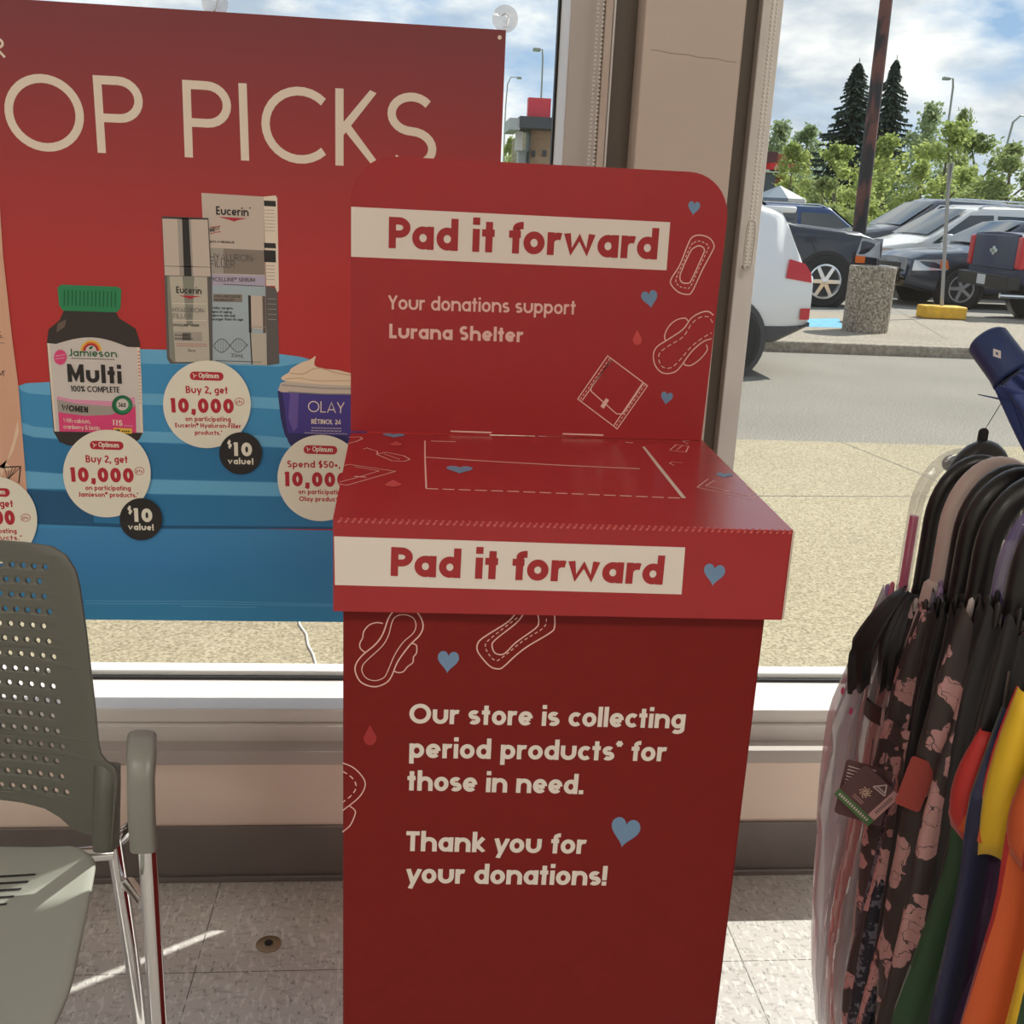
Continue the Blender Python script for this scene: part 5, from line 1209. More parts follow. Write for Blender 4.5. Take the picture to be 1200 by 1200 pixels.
def interp(tab, x):
    if x <= tab[0][0]: return tab[0][1]
    for (a, b), (c, d) in zip(tab, tab[1:]):
        if x <= c: return b+(d-b)*(x-a)/max(1e-9, c-a)
    return tab[-1][1]
class Car:
    """built with its nose to +x, near side at -y, ground z = 0"""
    def __init__(s, name, label, loc, rz, L, W, H, top, belt, paintm, wheels, wr, group='parked cars outside', bottom=None, side_windows=(), scr=None, rear=None, lower=None, arch=None, spokes=5, roof_rail=False, end=.10, rimw=None, tumble=.20, scale=1):
        s.L, s.W, s.H, s.top, s.belt, s.tum = L, W, H, top, belt, tumble
        s.t = thing(name, label, 'car', (0, 0, 0), group); s.end = end
        zb = bottom or [(-L/2, .42), (-L/2+.5, .26), (L/2-.6, .24), (L/2, .36)]; s.zb = zb
        N_ = 64; rings = []
        for i in range(N_+1):
            x = -L/2+L*i/N_
            if i == 0: x += .002
            rings.append(s.ring(x))
        b = MB(); b.loft(rings, paintm); s.body = b.build('body', s.t, ang=42)
        if lower:
            b = MB(); lz = lower; rr = []
            for i in range(41):
                x = -L/2-.004+(L+.008)*i/40; w = s.hw(x)+.008; z0 = interp(zb, x)-.01; rr.append([V((x, y, z)) for y, z in ((-w*.9, z0), (-w, z0+.05), (-w, lz), (-w*.9, lz+.015), (w*.9, lz+.015), (w, lz), (w, z0+.05), (w*.9, z0))])
            b.loft(rr, M_clad); b.build('lower_cladding', s.t)
        for i, x in enumerate(wheels):
            for sg in (-1, 1): s.wheel(x, sg, wr, arch or M_trim, spokes, rimw)
        for poly in side_windows:
            for sg in (-1, 1):
                b = MB(); s.sidepoly(b, poly, sg, .006, M_wg); b.build('side_window', s.t, smooth=False)
        if scr: s.cross(scr, 'windshield')
        if rear: s.cross(rear, 'rear_window')
        if roof_rail:
            for sg in (-1, 1):
                b = MB(); pts = [V((x, sg*(s.wat(x, interp(top, x)-.05)-.06), interp(top, x)+.035)) for x in [roof_rail[0]+(roof_rail[1]-roof_rail[0])*k/10 for k in range(11)]]
                pts[0].z -= .05; pts[-1].z -= .05; b.tube(pts, .018, M_chr if roof_rail[2:] else M_trim, 8); b.build('roof_rail', s.t)
        s.t.location = loc; s.t.rotation_euler = (0, 0, rz); s.t.scale = (scale,)*3
    def hw(s, x):
        e = abs(x)/(s.L/2); return s.W/2*(1-s.end*max(0, (e-.62)/.38)**2.2)
    def wat(s, x, z):
        w = s.hw(x)
        if z <= s.belt: return w*(1-.03*max(0, (z-.55)/(s.belt-.55))) if z > .55 else w
        return w*(.97-s.tum*(z-s.belt)/(s.H-s.belt))
    def ring(s, x):
        T = interp(s.top, x); zb = interp(s.zb, x); w = s.hw(x); be = min(s.belt, T-.05)
        zs = [zb, zb+.03, zb+.12, .5*(zb+be), be-.06, be]
        ys = [w*.86, w*.95, w*.99, w, w*.985, w*.965]
        if T-.05 > s.belt+.02:
            t1 = T-.07; zs += [t1, T-.02, T]; ys += [s.wat(x, t1), s.wat(x, t1)-.06, s.wat(x, t1)*.55]
        else:
            zs += [be+.02, T-.01, T]; ys += [w*.93, w*.80, w*.45]
        half = [(y, z) for y, z in zip(ys, zs)]
        pts = [V((x, -y, z)) for y, z in half]+[V((x, 0, half[-1][1]+.012))]+[V((x, y, z)) for y, z in reversed(half)]
        return pts
    def sidepoly(s, b, poly, sg, o, mt):
        den = []
        for i in range(len(poly)):
            a_, c_ = V(poly[i]), V(poly[(i+1) % len(poly)]); n = max(1, int((c_-a_).length/.15))
            den += [a_+(c_-a_)*k/n for k in range(n)]
        pts = [V((p.x, sg*(s.wat(p.x, p.y)+o), p.y)) for p in den]
        if sg > 0: pts.reverse()
        b.poly(pts, mt)
    def cross(s, seg, name, inset=.08, o=.008):
        (x0, z0), (x1, z1) = seg; b = MB(); rings = []
        d = V((x1-x0, 0, z1-z0)).normalized(); n = V((-d.z, 0, d.x))
        if n.z < 0: n = -n
        for k in range(6):
            v = k/5; x = x0+(x1-x0)*v; z = z0+(z1-z0)*v; w = s.wat(x, z)-inset
            rings.append([V((x, -w+2*w*q/8, z+.012*(1-(q/4-1)**2)))+n*o for q in range(9)])
        b.loft(rings, M_wg, cap=False, closed=False); b.build(name, s.t)
    def wheel(s, x, sg, r, archm, spokes, rimw):
        y = sg*(s.hw(x)); t = s.t
        Mw = Matrix.Translation(V((x, y, r))) @ Matrix.Rotation(R(90 if sg < 0 else -90), 4, 'X')
        b = MB(); b.lathe([(r+.075, -.20), (r+.075, .012), (r+.02, .014), (r+.02, .004), (.01, .002)], archm, 36, Mw); b.build('wheel_arch', t)
        b = MB(); b.lathe([(r*.60, -.12), (r*.95, -.10), (r, -.06), (r, .02), (r*.95, .045), (r*.70, .05), (r*.66, .035), (r*.66, .012), (.01, .010)], M_tyre, 40, Mw); wh = b.build('wheel', t)
        b = MB(); ri = r*.66
        b.lathe([(ri, .034), (ri*1.02, .042), (ri*.93, .046), (ri*.90, .03), (ri*.9, .018), (.01, .017)], rimw or M_rim, 40, Mw, cap=False)
        b.lathe([(ri*.89, .0185), (.01, .0187)], M_rimd, 30, Mw, cap=False)
        for k in range(spokes):
            a = 2*math.pi*k/spokes; c, s_ = math.cos(a), math.sin(a)
            P_ = lambda u, v, z: Mw @ V((u*c-v*s_, u*s_+v*c, z))
            w0, w1 = ri*.15, ri*.13
            b.loft([[P_(ri*.12, -w0, .02), P_(ri*.12, w0, .02), P_(ri*.12, w0*.8, .044), P_(ri*.12, -w0*.8, .044)], [P_(ri*.92, -w1, .02), P_(ri*.92, w1, .02), P_(ri*.92, w1*.8, .040), P_(ri*.92, -w1*.8, .040)]], rimw or M_rim)
        b.lathe([(ri*.2, .03), (ri*.2, .046), (.005, .05)], rimw or M_rim, 18, Mw); b.build('rim', wh)
    def add(s, name, fn, **k):
        loc = s.t.location.copy(); s.t.location = (0, 0, 0)
        b = MB(); fn(b); o = b.build(name, s.t, **k); s.t.location = loc; return o

def lamp(c, name, poly, sg, mt, o=.008, front=None):
    def f(b):
        c.sidepoly(b, poly, sg, o, mt)
        if front:   # wraps on to the end face: (x, half inner y fraction)
            x, yf = front; zs = [p[1] for p in poly]; w = c.hw(x); b.add([V((x, sg*w*.985, min(zs))), V((x, sg*w*yf, min(zs)+.02)), V((x, sg*w*yf, max(zs)-.01)), V((x, sg*w*.985, max(zs)))], [(0, 1, 2, 3)], mt)
    return c.add(name, f, smooth=False)

# white SUV seen from its rear quarter, heading away along the lane
topJ = [(-2.31, 1.02), (-2.20, 1.12), (-2.05, 1.42), (-1.98, 1.60), (-1.7, 1.66), (-.6, 1.69), (.2, 1.66), (.9, 1.30), (1.2, 1.08), (1.9, 1.00), (2.31, .80)]
jr = aty(951, 398, 8.9); jw = atz(866, 441, GZ)
J = Car('white_suv', 'white SUV on the lane, its rear end and red tail lamp by the window frame', (jr.x-2.31*.91+.13, jw.y+.84, GZ), R(180), 4.62, 1.86, 1.69, topJ, 1.02, M_pw, (-1.40, 1.36), .36, lower=.50, arch=M_clad,
        side_windows=([(-1.62, 1.08), (-.78, 1.06), (-.80, 1.50), (-1.30, 1.50)], [(-.70, 1.06), (.95, 1.04), (.25, 1.50), (-.70, 1.52)]), rear=((-2.17, 1.16), (-2.0, 1.53)), bottom=[(-2.31, .50), (-1.95, .34), (1.7, .26), (2.31, .36)], end=.16, rimw=M_rimd, scale=.91)
lamp(J, 'tail_lamp', [(-2.285, .93), (-1.99, .97), (-2.02, 1.15), (-2.20, 1.11), (-2.27, 1.02)], 1, M_tail, .022); lamp(J, 'tail_lamp', [(-2.285, .93), (-1.99, .97), (-2.02, 1.15), (-2.20, 1.11), (-2.27, 1.02)], -1, M_tail, .022)
for sg in (1, -1): lamp(J, 'reflector', [(-2.30, .57), (-2.19, .57), (-2.19, .68), (-2.30, .68)], sg, M_tail, .016)
J.add('spoiler', lambda b: b.box(-2.10, -1.80, -.66, .66, 1.585, 1.645, M_pw), bevel=.02)
# black pickup-like SUV with its nose towards the island pole
kb = atz(960, 361, GZ)
topK = [(-2.6, 1.15), (-2.55, 1.80), (-2.2, 1.90), (.1, 1.92), (.85, 1.38), (1.1, 1.32), (2.2, 1.24), (2.55, 1.12), (2.6, .80)]
K_ = Car('black_suv', 'black SUV facing the rusty pole, front wheel and headlamp showing behind the white SUV', (kb.x-1.62, kb.y+.95, LZ), 0, 5.2, 2.0, 1.92, topK, 1.15, M_pb, (-1.5, 1.62), .42, side_windows=([(-2.2, 1.22), (.75, 1.22), (.1, 1.78), (-2.2, 1.78)],), scr=((.88, 1.38), (.2, 1.86)), end=.13, spokes=6, rimw=M_chr)
lamp(K_, 'headlamp', [(2.12, .86), (2.58, .82), (2.55, 1.10), (2.2, 1.14)], -1, M_head, .012, (2.605, .55)); lamp(K_, 'headlamp', [(2.12, .86), (2.58, .82), (2.55, 1.10), (2.2, 1.14)], 1, M_head, .012, (2.605, .55))
lamp(K_, 'side_marker', [(2.12, .74), (2.30, .74), (2.30, .86), (2.12, .86)], -1, M_amber, .012)
K_.add('grille', lambda b: (b.box(2.58, 2.615, -.52, .52, .62, 1.06, M_trim), b.box(2.60, 2.625, -.52, .52, .80, .90, M_chr)), bevel=.01)
K_.add('side_mirror', lambda b: b.box(.55, .72, -1.22, -1.0, 1.22, 1.42, M_pb), bevel=.03)
# blue wagon behind
cb = atd(958, 240, 24.5)
topB = [(-2.35, .95), (-2.25, 1.35), (-1.95, 1.66), (-1.5, 1.72), (.3, 1.72), (1.0, 1.2), (1.3, 1.1), (2.1, .98), (2.35, .75)]
B_ = Car('blue_suv', 'blue SUV with long side windows parked behind the black SUV', (cb.x+.1, cb.y+.9, LZ), 0, 4.7, 1.84, 1.72, topB, 1.02, M_pblue, (-1.4, 1.4), .36, side_windows=([(-2.05, 1.06), (-.5, 1.06), (-.5, 1.56), (-1.75, 1.56)], [(-.42, 1.06), (.95, 1.06), (.4, 1.56), (-.42, 1.57)]), scr=((1.0, 1.22), (.4, 1.67)), roof_rail=(-1.6, .2, 1))
# graphite big SUV with raked windshield
cg = atd(1000, 290, 21.8)
topG = [(-2.75, 1.2), (-2.7, 1.8), (-2.4, 1.93), (.3, 1.95), (1.15, 1.38), (1.4, 1.32), (2.4, 1.20), (2.7, 1.06), (2.75, .8)]
G_ = Car('graphite_suv', 'large dark grey SUV with raked windshield and roof rails, behind the white crossover', (cg.x+2.6, cg.y+1.9, LZ), R(180), 5.5, 2.04, 1.95, topG, 1.18, M_pgr, (-1.7, 1.75), .42, side_windows=([(-2.3, 1.24), (-.2, 1.24), (-.2, 1.80), (-2.3, 1.80)], [(-.1, 1.24), (1.05, 1.24), (.30, 1.80), (-.1, 1.80)]), scr=((1.18, 1.38), (.42, 1.88)), roof_rail=(-2.2, .2, 1))
G_.add('side_mirror', lambda b: (b.box(.82, 1.0, 1.02, 1.24, 1.22, 1.42, M_pgr)), bevel=.03); G_.add('window_trim', lambda b: b.tube([(1.12, .985, 1.24), (.36, .90, 1.82), (-2.2, .87, 1.84)], .02, M_chr, 6))
# white crossover facing the black SUV
kr = atz(1064, 350, GZ)
topR = [(-2.1, .95), (-2.05, 1.5), (-1.8, 1.66), (-.9, 1.71), (.1, 1.68), (.95, 1.14), (1.2, 1.06), (1.9, .92), (2.08, .78), (2.1, .6)]
R_ = Car('white_crossover', 'cream white crossover facing the black SUV with five spoke wheel behind the concrete bin', (kr.x+1.40, 20.6+.92, LZ), R(180), 4.2, 1.84, 1.71, topR, .98, M_pw2, (-1.28, 1.30), .355, side_windows=([(-1.75, 1.03), (-.35, 1.02), (-.35, 1.54), (-1.5, 1.54)], [(-.27, 1.02), (.92, 1.00), (.2, 1.53), (-.27, 1.55)]), scr=((.98, 1.15), (.22, 1.63)), roof_rail=(-1.5, .0, 1), end=.18, scale=1.06)
for sg in (1, -1):
    lamp(R_, 'headlamp', [(1.55, .72), (2.05, .66), (2.04, .80), (1.9, .88), (1.55, .86)], sg, M_head, .012, (2.108, .55)); lamp(R_, 'turn_lamp', [(1.56, .74), (1.72, .72), (1.72, .85), (1.56, .85)], sg, M_amber, .018)
R_.add('side_mirror', lambda b: (b.box(.62, .76, .92, 1.12, 1.02, 1.18, M_pw2)), bevel=.04); R_.add('grille', lambda b: (b.box(2.07, 2.11, -.4, .4, .56, .76, M_trim)), bevel=.01)
# dark car in the next stall
kd = aty(1076, 345, 17.2); kw = atz(1152, 361, GZ)
topD = [(-2.3, .95), (-2.2, 1.3), (-1.9, 1.5), (.2, 1.54), (1.0, 1.1), (1.25, 1.02), (2.0, .94), (2.25, .82), (2.3, .6)]
D_ = Car('dark_crossover', 'dark steel blue crossover whose headlamps face the sign post with yellow block', (kd.x+2.45, 17.9+.92, LZ), R(180), 4.6, 1.84, 1.56, topD, .96, M_pd, (-1.35, 1.36), .35, side_windows=([(-1.8, 1.0), (.95, 1.0), (.2, 1.44), (-1.6, 1.44)],), scr=((1.02, 1.12), (.3, 1.5)), end=.2)
for sg in (1, -1):
    lamp(D_, 'headlamp', [(1.62, .66), (2.22, .62), (2.2, .80), (1.7, .84)], sg, M_head, .012, (2.305, .5)); lamp(D_, 'turn_lamp', [(1.62, .68), (1.78, .67), (1.78, .82), (1.66, .82)], sg, M_amber, .018)
D_.add('grille', lambda b: (b.box(2.27, 2.312, -.5, .5, .40, .74, M_trim), b.box(2.29, 2.32, -.45, .45, .62, .66, M_chr)), bevel=.01)
# navy pickup showing its tailgate
kA, kB = atd(1137, 300, 17.1), atd(1198, 300, 15.2); kd_ = V((kA.y-kB.y, kB.x-kA.x, 0)).normalized(); kt = (kA+kB)/2+kd_*2.9; kt_a = math.atan2(kd_.y, kd_.x)
topT = [(-2.9, 1.33), (-1.0, 1.34), (-.99, 1.36), (-.9, 1.80), (-.6, 1.88), (.6, 1.88), (1.3, 1.36), (1.6, 1.30), (2.6, 1.22), (2.85, 1.1), (2.9, .8)]
T_ = Car('pickup_truck', 'navy pickup truck cut by the picture edge, tailgate with cross emblem towards the sign', (kt.x, kt.y, LZ), kt_a, 5.8, 2.0, 1.88, topT, 1.15, M_pnavy, (-1.75, 1.85), .41, side_windows=([(-.78, 1.22), (1.15, 1.22), (.55, 1.76), (-.70, 1.76)],), scr=((1.32, 1.38), (.66, 1.84)), rear=((-.99, 1.38), (-.91, 1.76)), end=.03, bottom=[(-2.9, .58), (2.2, .36), (2.9, .42)])
T_.add('tailgate', lambda b: b.box(-2.925, -2.895, -.80, .80, .80, 1.30, M_pnavy), bevel=.012)
for sg in (1, -1): T_.add('tail_lamp', lambda b: b.box(-2.935, -2.80, *sorted((sg*.83, sg*1.005)), .82, 1.28, M_tail), bevel=.02)
T_.add('rear_bumper', lambda b: (b.box(-3.05, -2.86, -.98, .98, .52, .72, M_trim), b.box(-3.058, -3.04, -.16, .16, .55, .70, M_plate)), bevel=.015)
T_.add('emblem', lambda b: (b.box(-2.940, -2.924, -.13, .13, 1.03, 1.09, M_chr), b.box(-2.940, -2.924, -.05, .05, .995, 1.125, M_chr)), bevel=.008)
T_.add('exhaust_pipe', lambda b: b.tube([(-2.98, -.62, .42), (-2.2, -.62, .42)], .04, M_chr, 10))

# ------------------------------------------------------------------ island furniture
M_aggr = speckle('exposed aggregate', (.30, .25, .19, 1), (.10, .085, .07, 1), (.55, .50, .42, 1), 34)
c = atz(1013, 388, IZ)
t = thing('concrete_waste_bin', 'tall exposed aggregate concrete waste bin standing on the island', 'waste bin', (c.x, c.y, IZ))
b = MB(); r_ = .265; h_ = aty(1013, 312, c.y-.1).z-IZ
b.lathe([(r_, 0), (r_+.006, .03), (r_+.006, h_-.05), (r_+.012, h_-.03), (r_+.004, h_), (r_-.05, h_), (r_-.06, h_-.12), (.01, h_-.13)], M_aggr, 44, Matrix.Translation(V((c.x, c.y, IZ)))); b.build('shell', t)
b = MB(); b.lathe([(r_-.062, h_-.01), (r_-.10, h_-.015), (r_-.10, h_-.10)], M_trim, 30, Matrix.Translation(V((c.x, c.y, IZ))), cap=False); b.build('liner_ring', t)
M_pole = bpy.data.materials.new('rusting black pole'); M_pole.use_nodes = True; nt = M_pole.node_tree
tcn = nt.nodes.new('ShaderNodeTexCoord'); mpn = nt.nodes.new('ShaderNodeMapping'); mpn.inputs['Scale'].default_value = (2.5, 2.5, .9); nn = nt.nodes.new('ShaderNodeTexNoise'); nn.inputs['Scale'].default_value = 1.3; nn.inputs['Detail'].default_value = 4
rn_ = nt.nodes.new('ShaderNodeValToRGB'); e = rn_.color_ramp.elements; e[0].position = .50; e[0].color = (.030, .027, .028, 1); e[1].position = .58; e[1].color = (.16, .062, .045, 1)
nt.links.new(tcn.outputs['Object'], mpn.inputs[0]); nt.links.new(mpn.outputs[0], nn.inputs[0]); nt.links.new(nn.outputs[0], rn_.inputs[0]); nt.links.new(rn_.outputs[0], nt.nodes['Principled BSDF'].inputs['Base Color']); nt.nodes['Principled BSDF'].inputs['Roughness'].default_value = .7
c = atz(997, 352, GZ); tp = aty(1034, 40, c.y)
t = thing('lamp_post', 'tall rusty black post rising past the dark spruces from a yellow concrete footing', 'post', (c.x, c.y, GZ))
b = MB(); b.tube([(c.x, c.y, .3), (c.x+(tp.x-c.x)*.5, c.y, tp.z*.5), (c.x+(tp.x-c.x)*1.5, c.y, tp.z*1.5)], [.125, .12, .10], M_pole, 16); b.build('shaft', t)
b = MB(); b.lathe([(.27, 0), (.27, .55), (.24, .60), (.01, .60)], M_yel, 28, Matrix.Translation(V((c.x, c.y, GZ)))); b.build('footing', t)
c = atz(1102, 373, IZ); tp = aty(1113, 192, c.y)
t = thing('sign_post', 'thin grey sign post standing in a yellow concrete block on the island', 'sign', (c.x, c.y, IZ))
M_galv = mat('galvanised post', (.34, .33, .31, 1), .5, metal=.4)
b = MB(); b.tube([(c.x, c.y, IZ+.1), (c.x+(tp.x-c.x)*1.02, c.y, tp.z)], .027, M_galv, 8); b.build('post', t)
b = MB(); b.box(c.x-.31, c.x+.31, c.y-.16, c.y+.16, IZ, IZ+.18, M_yel); b.build('block', t, bevel=.025)
sx0 = aty(1107, 240, c.y).x; b = MB(); z0, z1 = aty(1108, 229, c.y).z, aty(1112, 190, c.y).z
Ms = Matrix.Translation(V((sx0+.02, c.y, 0))) @ Matrix.Rotation(R(68), 4, 'Z')
b.box(-.16, .16, -.006, .006, z0, z1, M_galv, Ms); b.build('sign_plate', t)

# ------------------------------------------------------------------ street lamps far off
def street_lamp(px, ytop, Y, arm, label, r=.10):
    p = aty(px, ytop, Y); t = thing('street_lamp', label, 'street lamp', (p.x, Y, 0), 'street lamps beyond the lot')
    b = MB(); b.tube([(p.x, Y, 0), (p.x, Y, p.z*.8), (p.x-arm*.1, Y, p.z*.95), (p.x-arm*.4, Y, p.z), (p.x-arm, Y, p.z)], [r*1.2, r, r, r*.8, r*.6], M_galv, 8); b.build('pole', t)
    b = MB(); b.box(p.x-arm-.45*(1 if arm > 0 else -1), p.x-arm, Y-.18, Y+.18, p.z-.14, p.z+.06, M_galv) if arm < 0 else b.box(p.x-arm-.5, p.x-arm, Y-.18, Y+.18, p.z-.14, p.z+.06, M_galv); b.build('lamp_head', t, bevel=.03)
street_lamp(1119, 92, 75, .35, 'far street lamp rising over the light green trees', .075)
street_lamp(1186, 135, 75, -1.6, 'far street lamp with long curved arm at the picture edge', .08)
street_lamp(637, 58, 75, .2, 'far street lamp above the red roof sign', .06)
street_lamp(594, 90, 110, -1.0, 'far street lamp beside the upper corner of the poster', .06)

# ------------------------------------------------------------------ buildings
def brick(name, c1, c2, mort, sc):
    m = bpy.data.materials.new(name); m.use_nodes = True; nt = m.node_tree; p = nt.nodes['Principled BSDF']; p.inputs['Roughness'].default_value = .9
    t = nt.nodes.new('ShaderNodeTexCoord'); mp = nt.nodes.new('ShaderNodeMapping'); mp.inputs['Rotation'].default_value = (R(90), 0, 0); b = nt.nodes.new('ShaderNodeTexBrick'); b.inputs['Scale'].default_value = sc; b.inputs['Color1'].default_value = c1; b.inputs['Color2'].default_value = c2; b.inputs['Mortar'].default_value = mort; b.inputs['Mortar Size'].default_value = .012
    nt.links.new(t.outputs['Object'], mp.inputs[0]); nt.links.new(mp.outputs[0], b.inputs[0]); nt.links.new(b.outputs[0], p.inputs['Base Color']); return m
M_brk = brick('tan brick', (.40, .26, .15, 1), (.34, .21, .12, 1), (.36, .30, .22, 1), 2); M_brk2 = brick('red brown brick', (.30, .13, .07, 1), (.36, .17, .08, 1), (.28, .18, .12, 1), 2)
M_sign = mat('red sign panel', (.62, .035, .055, 1), .5); M_dk = mat('charcoal cladding', (.055, .06, .065, 1), .6); M_fas = mat('pale fascia', (.42, .44, .42, 1), .6); M_pale2 = mat('pale render', (.62, .60, .56, 1), .8)
Yb = 46
def bxp(b, x0, x1, y0, y1, Y, depth, mt):
    """box whose front at depth Y spans the given outline"""
    a_, c_ = aty(x0, y1, Y), aty(x1, y0, Y); b.box(a_.x, c_.x, Y, Y+depth, a_.z, c_.z, mt)
t = thing('brick_building', 'tan brick building with a red roof sign seen between the poster and the frame', 'building', (aty(640, 200, Yb).x, Yb, 0))
p0, p1 = aty(621.5, 149, Yb), aty(690, 149, Yb)
b = MB(); b.box(p0.x, p1.x+4, Yb, Yb+9, 0, p0.z, M_brk); b.build('wall', t, smooth=False)
b = MB(); bxp(b, 618.5, 646, 115.5, 138, Yb-1, .5, M_sign); b.build('roof_sign', t, smooth=False)
b = MB(); bxp(b, 609, 660, 138.5, 149, Yb-1.4, 3, M_dk); b.build('canopy', t, smooth=False)
b = MB(); bxp(b, 597, 610, 138.5, 151.5, Yb-1.3, 3, M_fas); b.build('fascia', t, smooth=False)
b = MB(); bxp(b, 617, 622.5, 149, 260, Yb-.4, 2, M_dk); b.build('column', t, smooth=False)
b = MB(); bxp(b, 605, 613, 154, 176, Yb-.2, .8, M_pale2); bxp(b, 604, 616, 176, 260, Yb+.3, .8, M_fas); b.build('entrance', t, smooth=False)
for x0, x1 in ((623, 627.5), (635.5, 640.5)):
    b = MB(); bxp(b, x0, x1, 176.5, 183.5, Yb-.06, .1, M_dk); b.build('vent', t, smooth=False)
Yr_ = 52
t = thing('restaurant_building', 'brown brick restaurant with a red and white awning sign partly hidden by trees', 'building', (aty(910, 220, Yr_).x, Yr_, 0))
b = MB(); a_, c_ = aty(875, 240, Yr_), aty(925, 181, Yr_); b.box(a_.x, c_.x, Yr_, Yr_+8, 0, c_.z, M_brk2); b.build('wall', t, smooth=False)
b = MB(); bxp(b, 870, 912, 178, 192, Yr_-.3, 1, mat('dark maroon fascia', (.07, .03, .03, 1), .6)); b.build('fascia', t, smooth=False)
b = MB(); bxp(b, 902, 937, 192.5, 200.5, Yr_-.9, .7, mat('red awning', (.72, .03, .035, 1), .6)); aw = b.build('awning', t, smooth=False)
b = MB(); x = 908
for w_ in (2.2, 2.6, 1.8, 2.4, 2, 2.6, 1.6, 0, 2, 2): bxp(b, x, x+w_*.8, 195, 197.8, Yr_-.93, .03, M_pale2) if w_ else None; x += 2.6
b.build('awning_lettering', aw, smooth=False)
b = MB(); bxp(b, 895, 937, 200.5, 201.6, Yr_-.9, .7, M_pale2); b.build('awning_edge', aw, smooth=False)
b = MB(); bxp(b, 928, 951, 186.5, 195.5, Yr_-.2, .5, M_dk); b.build('side_sign', t, smooth=False)
b = MB(); bxp(b, 890, 909, 203, 260, Yr_-.1, .2, M_wg); b.build('window', t, smooth=False)
cu_ = atd(914, 219, 40)
t = thing('patio_umbrella', 'grey and white patio umbrella in front of the brick restaurant', 'patio umbrella', (cu_.x, cu_.y, 0))
b = MB()
for i in range(8):
    a0, a1 = R(i*45), R(i*45+45); r_ = 1.1; z0 = cu_.z-.42
    ap = V((cu_.x, cu_.y, cu_.z+.05)); e0, e1 = V((cu_.x+r_*math.cos(a0), cu_.y+r_*math.sin(a0), z0)), V((cu_.x+r_*math.cos(a1), cu_.y+r_*math.sin(a1), z0))
    mt = mat('umbrella slate', (.16, .20, .24, 1), .7) if i in (3, 4, 5) else mat('umbrella white', (.68, .66, .64, 1), .7)
    b.add([ap, e0, e1, e0+V((0, 0, -.12)), e1+V((0, 0, -.12))], [(0, 1, 2), (1, 3, 4, 2)], mt)
b.build('canopy', t, smooth=False)
b = MB(); b.tube([(cu_.x, cu_.y, -.04), (cu_.x, cu_.y, cu_.z)], .03, M_pale2, 8); b.build('pole', t)

# ------------------------------------------------------------------ trees
def leafmat(name, c, c2, tr):
    m = bpy.data.materials.new(name); m.use_nodes = True; nt = m.node_tree; nt.nodes.clear(); N = nt.nodes.new; L = nt.links.new
    o = N('ShaderNodeOutputMaterial'); mx = N('ShaderNodeMixShader'); d = N('ShaderNodeBsdfDiffuse'); tl = N('ShaderNodeBsdfTranslucent')
    t = N('ShaderNodeTexCoord'); n = N('ShaderNodeTexNoise'); n.inputs['Scale'].default_value = 1.3; n.inputs['Detail'].default_value = 5; L(t.outputs['Object'], n.inputs[0])
    r = N('ShaderNodeValToRGB'); r.color_ramp.elements[0].position = .38; r.color_ramp.elements[1].position = .62; r.color_ramp.elements[0].color = c; r.color_ramp.elements[1].color = c2; L(n.outputs[0], r.inputs[0])
    L(r.outputs[0], d.inputs[0]); L(r.outputs[0], tl.inputs[0]); mx.inputs[0].default_value = tr; L(d.outputs[0], mx.inputs[1]); L(tl.outputs[0], mx.inputs[2]); L(mx.outputs[0], o.inputs[0]); return m
M_lf1 = leafmat('light leaves', (.32, .40, .12, 1), (.54, .58, .22, 1), .5); M_lf2 = leafmat('grey green leaves', (.28, .35, .18, 1), (.44, .50, .29, 1), .45); M_lf3 = leafmat('olive leaves', (.23, .29, .11, 1), (.40, .45, .18, 1), .45)
M_ndl = leafmat('spruce needles', (.060, .085, .070, 1), (.15, .18, .145, 1), .3); M_bark = mat('bark', (.14, .11, .085, 1), .9)
def leaf_quads(b, pts, size, mt, rn):
    for c in pts:
        n = V((rn.gauss(0, 1), rn.gauss(0, 1), rn.gauss(0, 1)+.5)).normalized(); e1 = n.orthogonal().normalized(); e2 = n.cross(e1); s_ = size*rn.uniform(.6, 1.35)
        b.add([c+e1*s_, c+e2*s_*.62, c-e1*s_, c-e2*s_*.62], [(0, 1, 2, 3)], mt)
def deciduous(seed, mt, tall=1.0):
    rn = random.Random(seed); root = bpy.data.objects.new('broadleaf_tree', None); col.objects.link(root)
    blobs = []
    for i in range(34):
        v = rn.random(); z = .14+.80*v; rad_ = .31*math.sin(math.pi*min(1, .16+v*.80))**.8
        a = rn.uniform(0, 6.3); rr = rad_*math.sqrt(rn.random()); blobs.append((V((rr*math.cos(a), rr*math.sin(a), z)), rn.uniform(.05, .095)*(1.2-.45*v)))
    for i in range(4): blobs.append((V((rn.uniform(-.05, .05), rn.uniform(-.05, .05), .86+.03*i)), .045-.006*i))
    pts = []
    for c, r_ in blobs:
        for k in range(140):
            d = V((rn.gauss(0, 1), rn.gauss(0, 1), rn.gauss(0, 1)*1.25)).normalized(); pts.append(c+d*r_*(.45+abs(rn.gauss(0, .48))))
    b = MB(); leaf_quads(b, pts, .0165, mt, rn); b.build('crown', root, smooth=False)
    b = MB(); b.tube([(0, 0, 0), (.01, 0, .3), (0, .01, .7)], [.026, .02, .006], M_bark, 8)
    for c, r_ in blobs[:8]: b.tube([V((0, 0, max(.15, c.z-.22))), c], [.010, .003], M_bark, 5)
    b.build('trunk', root); return root
